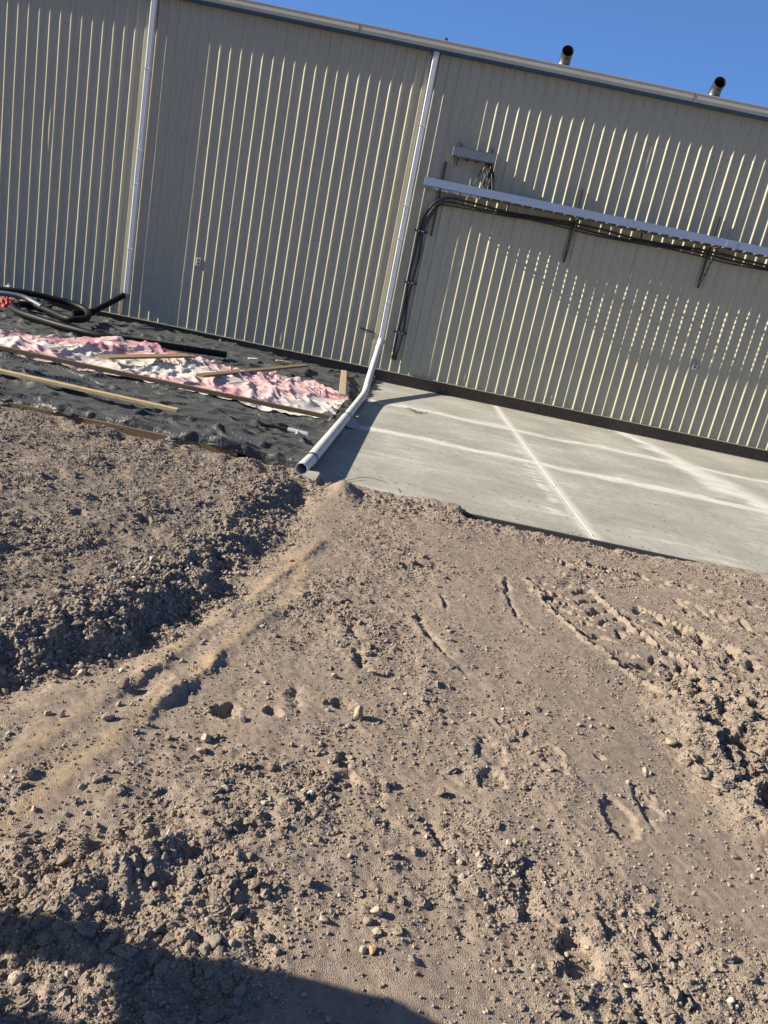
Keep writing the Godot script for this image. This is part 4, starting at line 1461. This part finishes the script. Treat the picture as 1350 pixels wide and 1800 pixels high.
func make_pipe() -> void:
	var p := thing("drain_pipe", "white plastic drain pipe from the downspout to the dirt edge", "pipe", Vector3(7.78, 0.0, 5.0))
	var o := p.position
	var st := start()
	var a := Vector3(7.75, 0.125, 8.80)
	var b := Vector3(7.765, 0.115, 8.30)
	var c := Vector3(7.795, 0.105, 5.55)
	var d := Vector3(7.815, 0.125, 3.1)
	var e := Vector3(7.735, 0.66, 0.32)
	open_pipe(st, [a - o, b - o], 0.056, 0.006, 28)
	done(st, "outlet_section", M.pvc, p)
	st = start()
	open_pipe(st, [b - o + Vector3(0, 0, 0.02), c - o], 0.0585, 0.006, 28)
	done(st, "near_section", M.pvc, p)
	st = start()
	open_pipe(st, smooth_path([c - o, Vector3(7.805, 0.108, 4.2) - o, Vector3(7.815, 0.12, 3.25) - o, Vector3(7.81, 0.165, 2.85) - o, Vector3(7.79, 0.26, 2.35) - o, e - o], 6), 0.055, 0.006, 28)
	done(st, "rising_section", M.pvc, p)
	for k in [[b, 0.05, 0.062], [c, 0.045, 0.061]]:
		st = start()
		tube(st, [k[0] - o + Vector3(0, 0, -k[1] * 0.5), k[0] - o + Vector3(0, 0, k[1] * 0.5)], k[2], 28, false)
		done(st, "rubber_collar", M.rubber, p)
	st = start()
	tube(st, smooth_path([e - o + Vector3(0, -0.03, 0.06), e - o, Vector3(7.742, 0.74, 0.16) - o, Vector3(7.745, 0.82, 0.088) - o], 4), 0.063, 20)
	done(st, "adapter", M.white_paint, p)
	# flap of clear grey film caught under the pipe
	st = start()
	var f := [Vector3(7.80, 0.045, 5.62), Vector3(7.93, 0.008, 5.72), Vector3(8.0, 0.012, 5.55), Vector3(7.84, 0.14, 5.5), Vector3(7.78, 0.165, 5.56), Vector3(7.86, 0.03, 5.85)]
	for tri in [[0, 1, 2], [0, 2, 3], [0, 3, 4], [0, 5, 1]]:
		for v in tri:
			st.add_vertex(f[v])
	tag(done(st, "film_flap", M.grey_plastic), "scrap of grey film caught under the white pipe", "scrap")
	# bent wire and twigs on the slab
	st = start()
	tube(st, smooth_path([Vector3(7.98, 0.03, 8.28), Vector3(8.1, 0.008, 8.42), Vector3(8.16, 0.012, 8.40), Vector3(8.3, 0.02, 8.2), Vector3(8.5, 0.006, 8.15), Vector3(8.62, 0.005, 8.27), Vector3(8.66, 0.004, 8.42)], 6), 0.003, 6)
	tag(done(st, "tie_wire", M.wire), "thin bent tie wire lying on the slab corner", "wire")
	rng.seed = 12
	var tw := thing("twig_scrap", "small tangle of dark twigs on the slab's first white line", "twigs", Vector3(8.72, 0.0, 3.15))
	for k in 12:
		st = start()
		var q := Vector3(rng.randf_range(-0.16, 0.16), 0.008, rng.randf_range(-0.12, 0.12))
		var u := Vector3(rng.randf_range(-0.1, 0.1), rng.randf_range(0.0, 0.025), rng.randf_range(-0.08, 0.08))
		tube(st, [q, q + u * 0.6 + Vector3(0, 0.006, 0), q + u], 0.005, 5)
		done(st, "twig", M.twig, tw)
	var crumbs: Array = [stone_mesh(31, 8, 5, 0.2)]
	var crumb := func(r: RandomNumberGenerator):
		var x := r.randf_range(8.0, 14.0)
		var z := 8.6 - 6.5 * pow(r.randf(), 2.5)
		var s := r.randf_range(0.003, 0.009)
		return [Transform3D(Basis.from_euler(Vector3(0, r.randf() * TAU, 0)).scaled(Vector3.ONE * s), Vector3(x, s * 0.6, z)), tone(r) * 0.7]
	var root := Node3D.new()
	root.name = "slab_crumbs"
	add_child(root)
	tag(root, "small crumbs of dirt scattered over the slab's front edge", "crumbs", "", "stuff")
	scatter(crumbs, 260, 5, crumb, "crumbs", M.pebble, root)

# added stand-in for the unseen caster of the bottom shadow: boards on trestles
func make_added_trestle() -> void:
	var t := thing("added_trestle", "added trestle with loose boards, unseen stand-in shading the near dirt", "table", Vector3(6.35, 0.0, 14.3))
	var g := height_at(6.35, 14.3)
	for z in [[-0.40, 0.11], [-0.13, 0.15], [0.05, 0.15], [0.23, 0.15]]:
		put(box_mesh(Vector3(1.65 if z[0] > -0.3 else 0.85, 0.03, z[1]), 0.004), "added_board", M.wood_tan, t, Vector3(0.0 if z[0] > -0.3 else -0.42, 0.915 + g, z[0]))
	for x in [-0.6, 0.6]:
		put(box_mesh(Vector3(0.07, 0.06, 0.8), 0.004), "added_beam", M.wood_tan, t, Vector3(x, 0.87 + g, 0.06))
		for z in [-0.22, 0.30]:
			var st := start()
			bar(st, Vector3(x, 0.85 + g, z), Vector3(x, -0.06 + g, z + (-0.05 if z < 0 else 0.1)), 0.06, 0.04, Vector3.RIGHT)
			done(st, "leg", M.wood_tan, t)
	# added plywood, its outline shaped to give the shadow its edge
	var outline := [Vector2(6.33, 13.895), Vector2(6.57, 13.87), Vector2(7.02, 13.88), Vector2(7.22, 13.95), Vector2(7.38, 14.07), Vector2(7.46, 14.3), Vector2(7.44, 14.72), Vector2(6.33, 14.70)]
	var st := start()
	var y1 := 0.949 + g
	for k in range(1, outline.size() - 1):
		for lay in [[y1, 1], [y1 - 0.018, 0]]:
			var tri := [outline[0], outline[k], outline[k + 1]]
			if lay[1] == 0:
				tri.reverse()
			for v in tri:
				st.set_smooth_group(-1)
				st.add_vertex(Vector3(v.x, lay[0], v.y))
	for k in outline.size():
		var p: Vector2 = outline[k]
		var q: Vector2 = outline[(k + 1) % outline.size()]
		quad(st, Vector3(p.x, y1, p.y), Vector3(p.x, y1 - 0.018, p.y), Vector3(q.x, y1 - 0.018, q.y), Vector3(q.x, y1, q.y))
	tag(done(st, "added_plywood", M.wood_pale), "added plywood piece out of view, outline shaped for the shadow on the dirt", "plywood")

func _ready() -> void:
	make_view()
	noise_a.seed = 1
	noise_a.frequency = 1.0
	noise_a.fractal_octaves = 3
	noise_b.seed = 2
	noise_b.frequency = 1.0
	noise_b.fractal_octaves = 2
	noise_c.seed = 3
	noise_c.frequency = 1.0
	noise_c.fractal_octaves = 3
	noise_s.seed = 17
	noise_s.frequency = 1.0
	noise_s.fractal_type = FastNoiseLite.FRACTAL_NONE
	noise_cell.seed = 8
	noise_cell.noise_type = FastNoiseLite.TYPE_CELLULAR
	noise_cell.frequency = 1.0
	noise_cell.fractal_type = FastNoiseLite.FRACTAL_NONE
	noise_ridge.seed = 4
	noise_ridge.frequency = 1.0
	noise_ridge.fractal_type = FastNoiseLite.FRACTAL_RIDGED
	noise_ridge.fractal_octaves = 2
	make_materials()
	make_ground()
	make_slab()
	make_edge_strip()
	make_building()
	make_bed()
	make_pipe()
	make_electrics()
	make_added_trestle()
	make_stones()
	make_gravel()
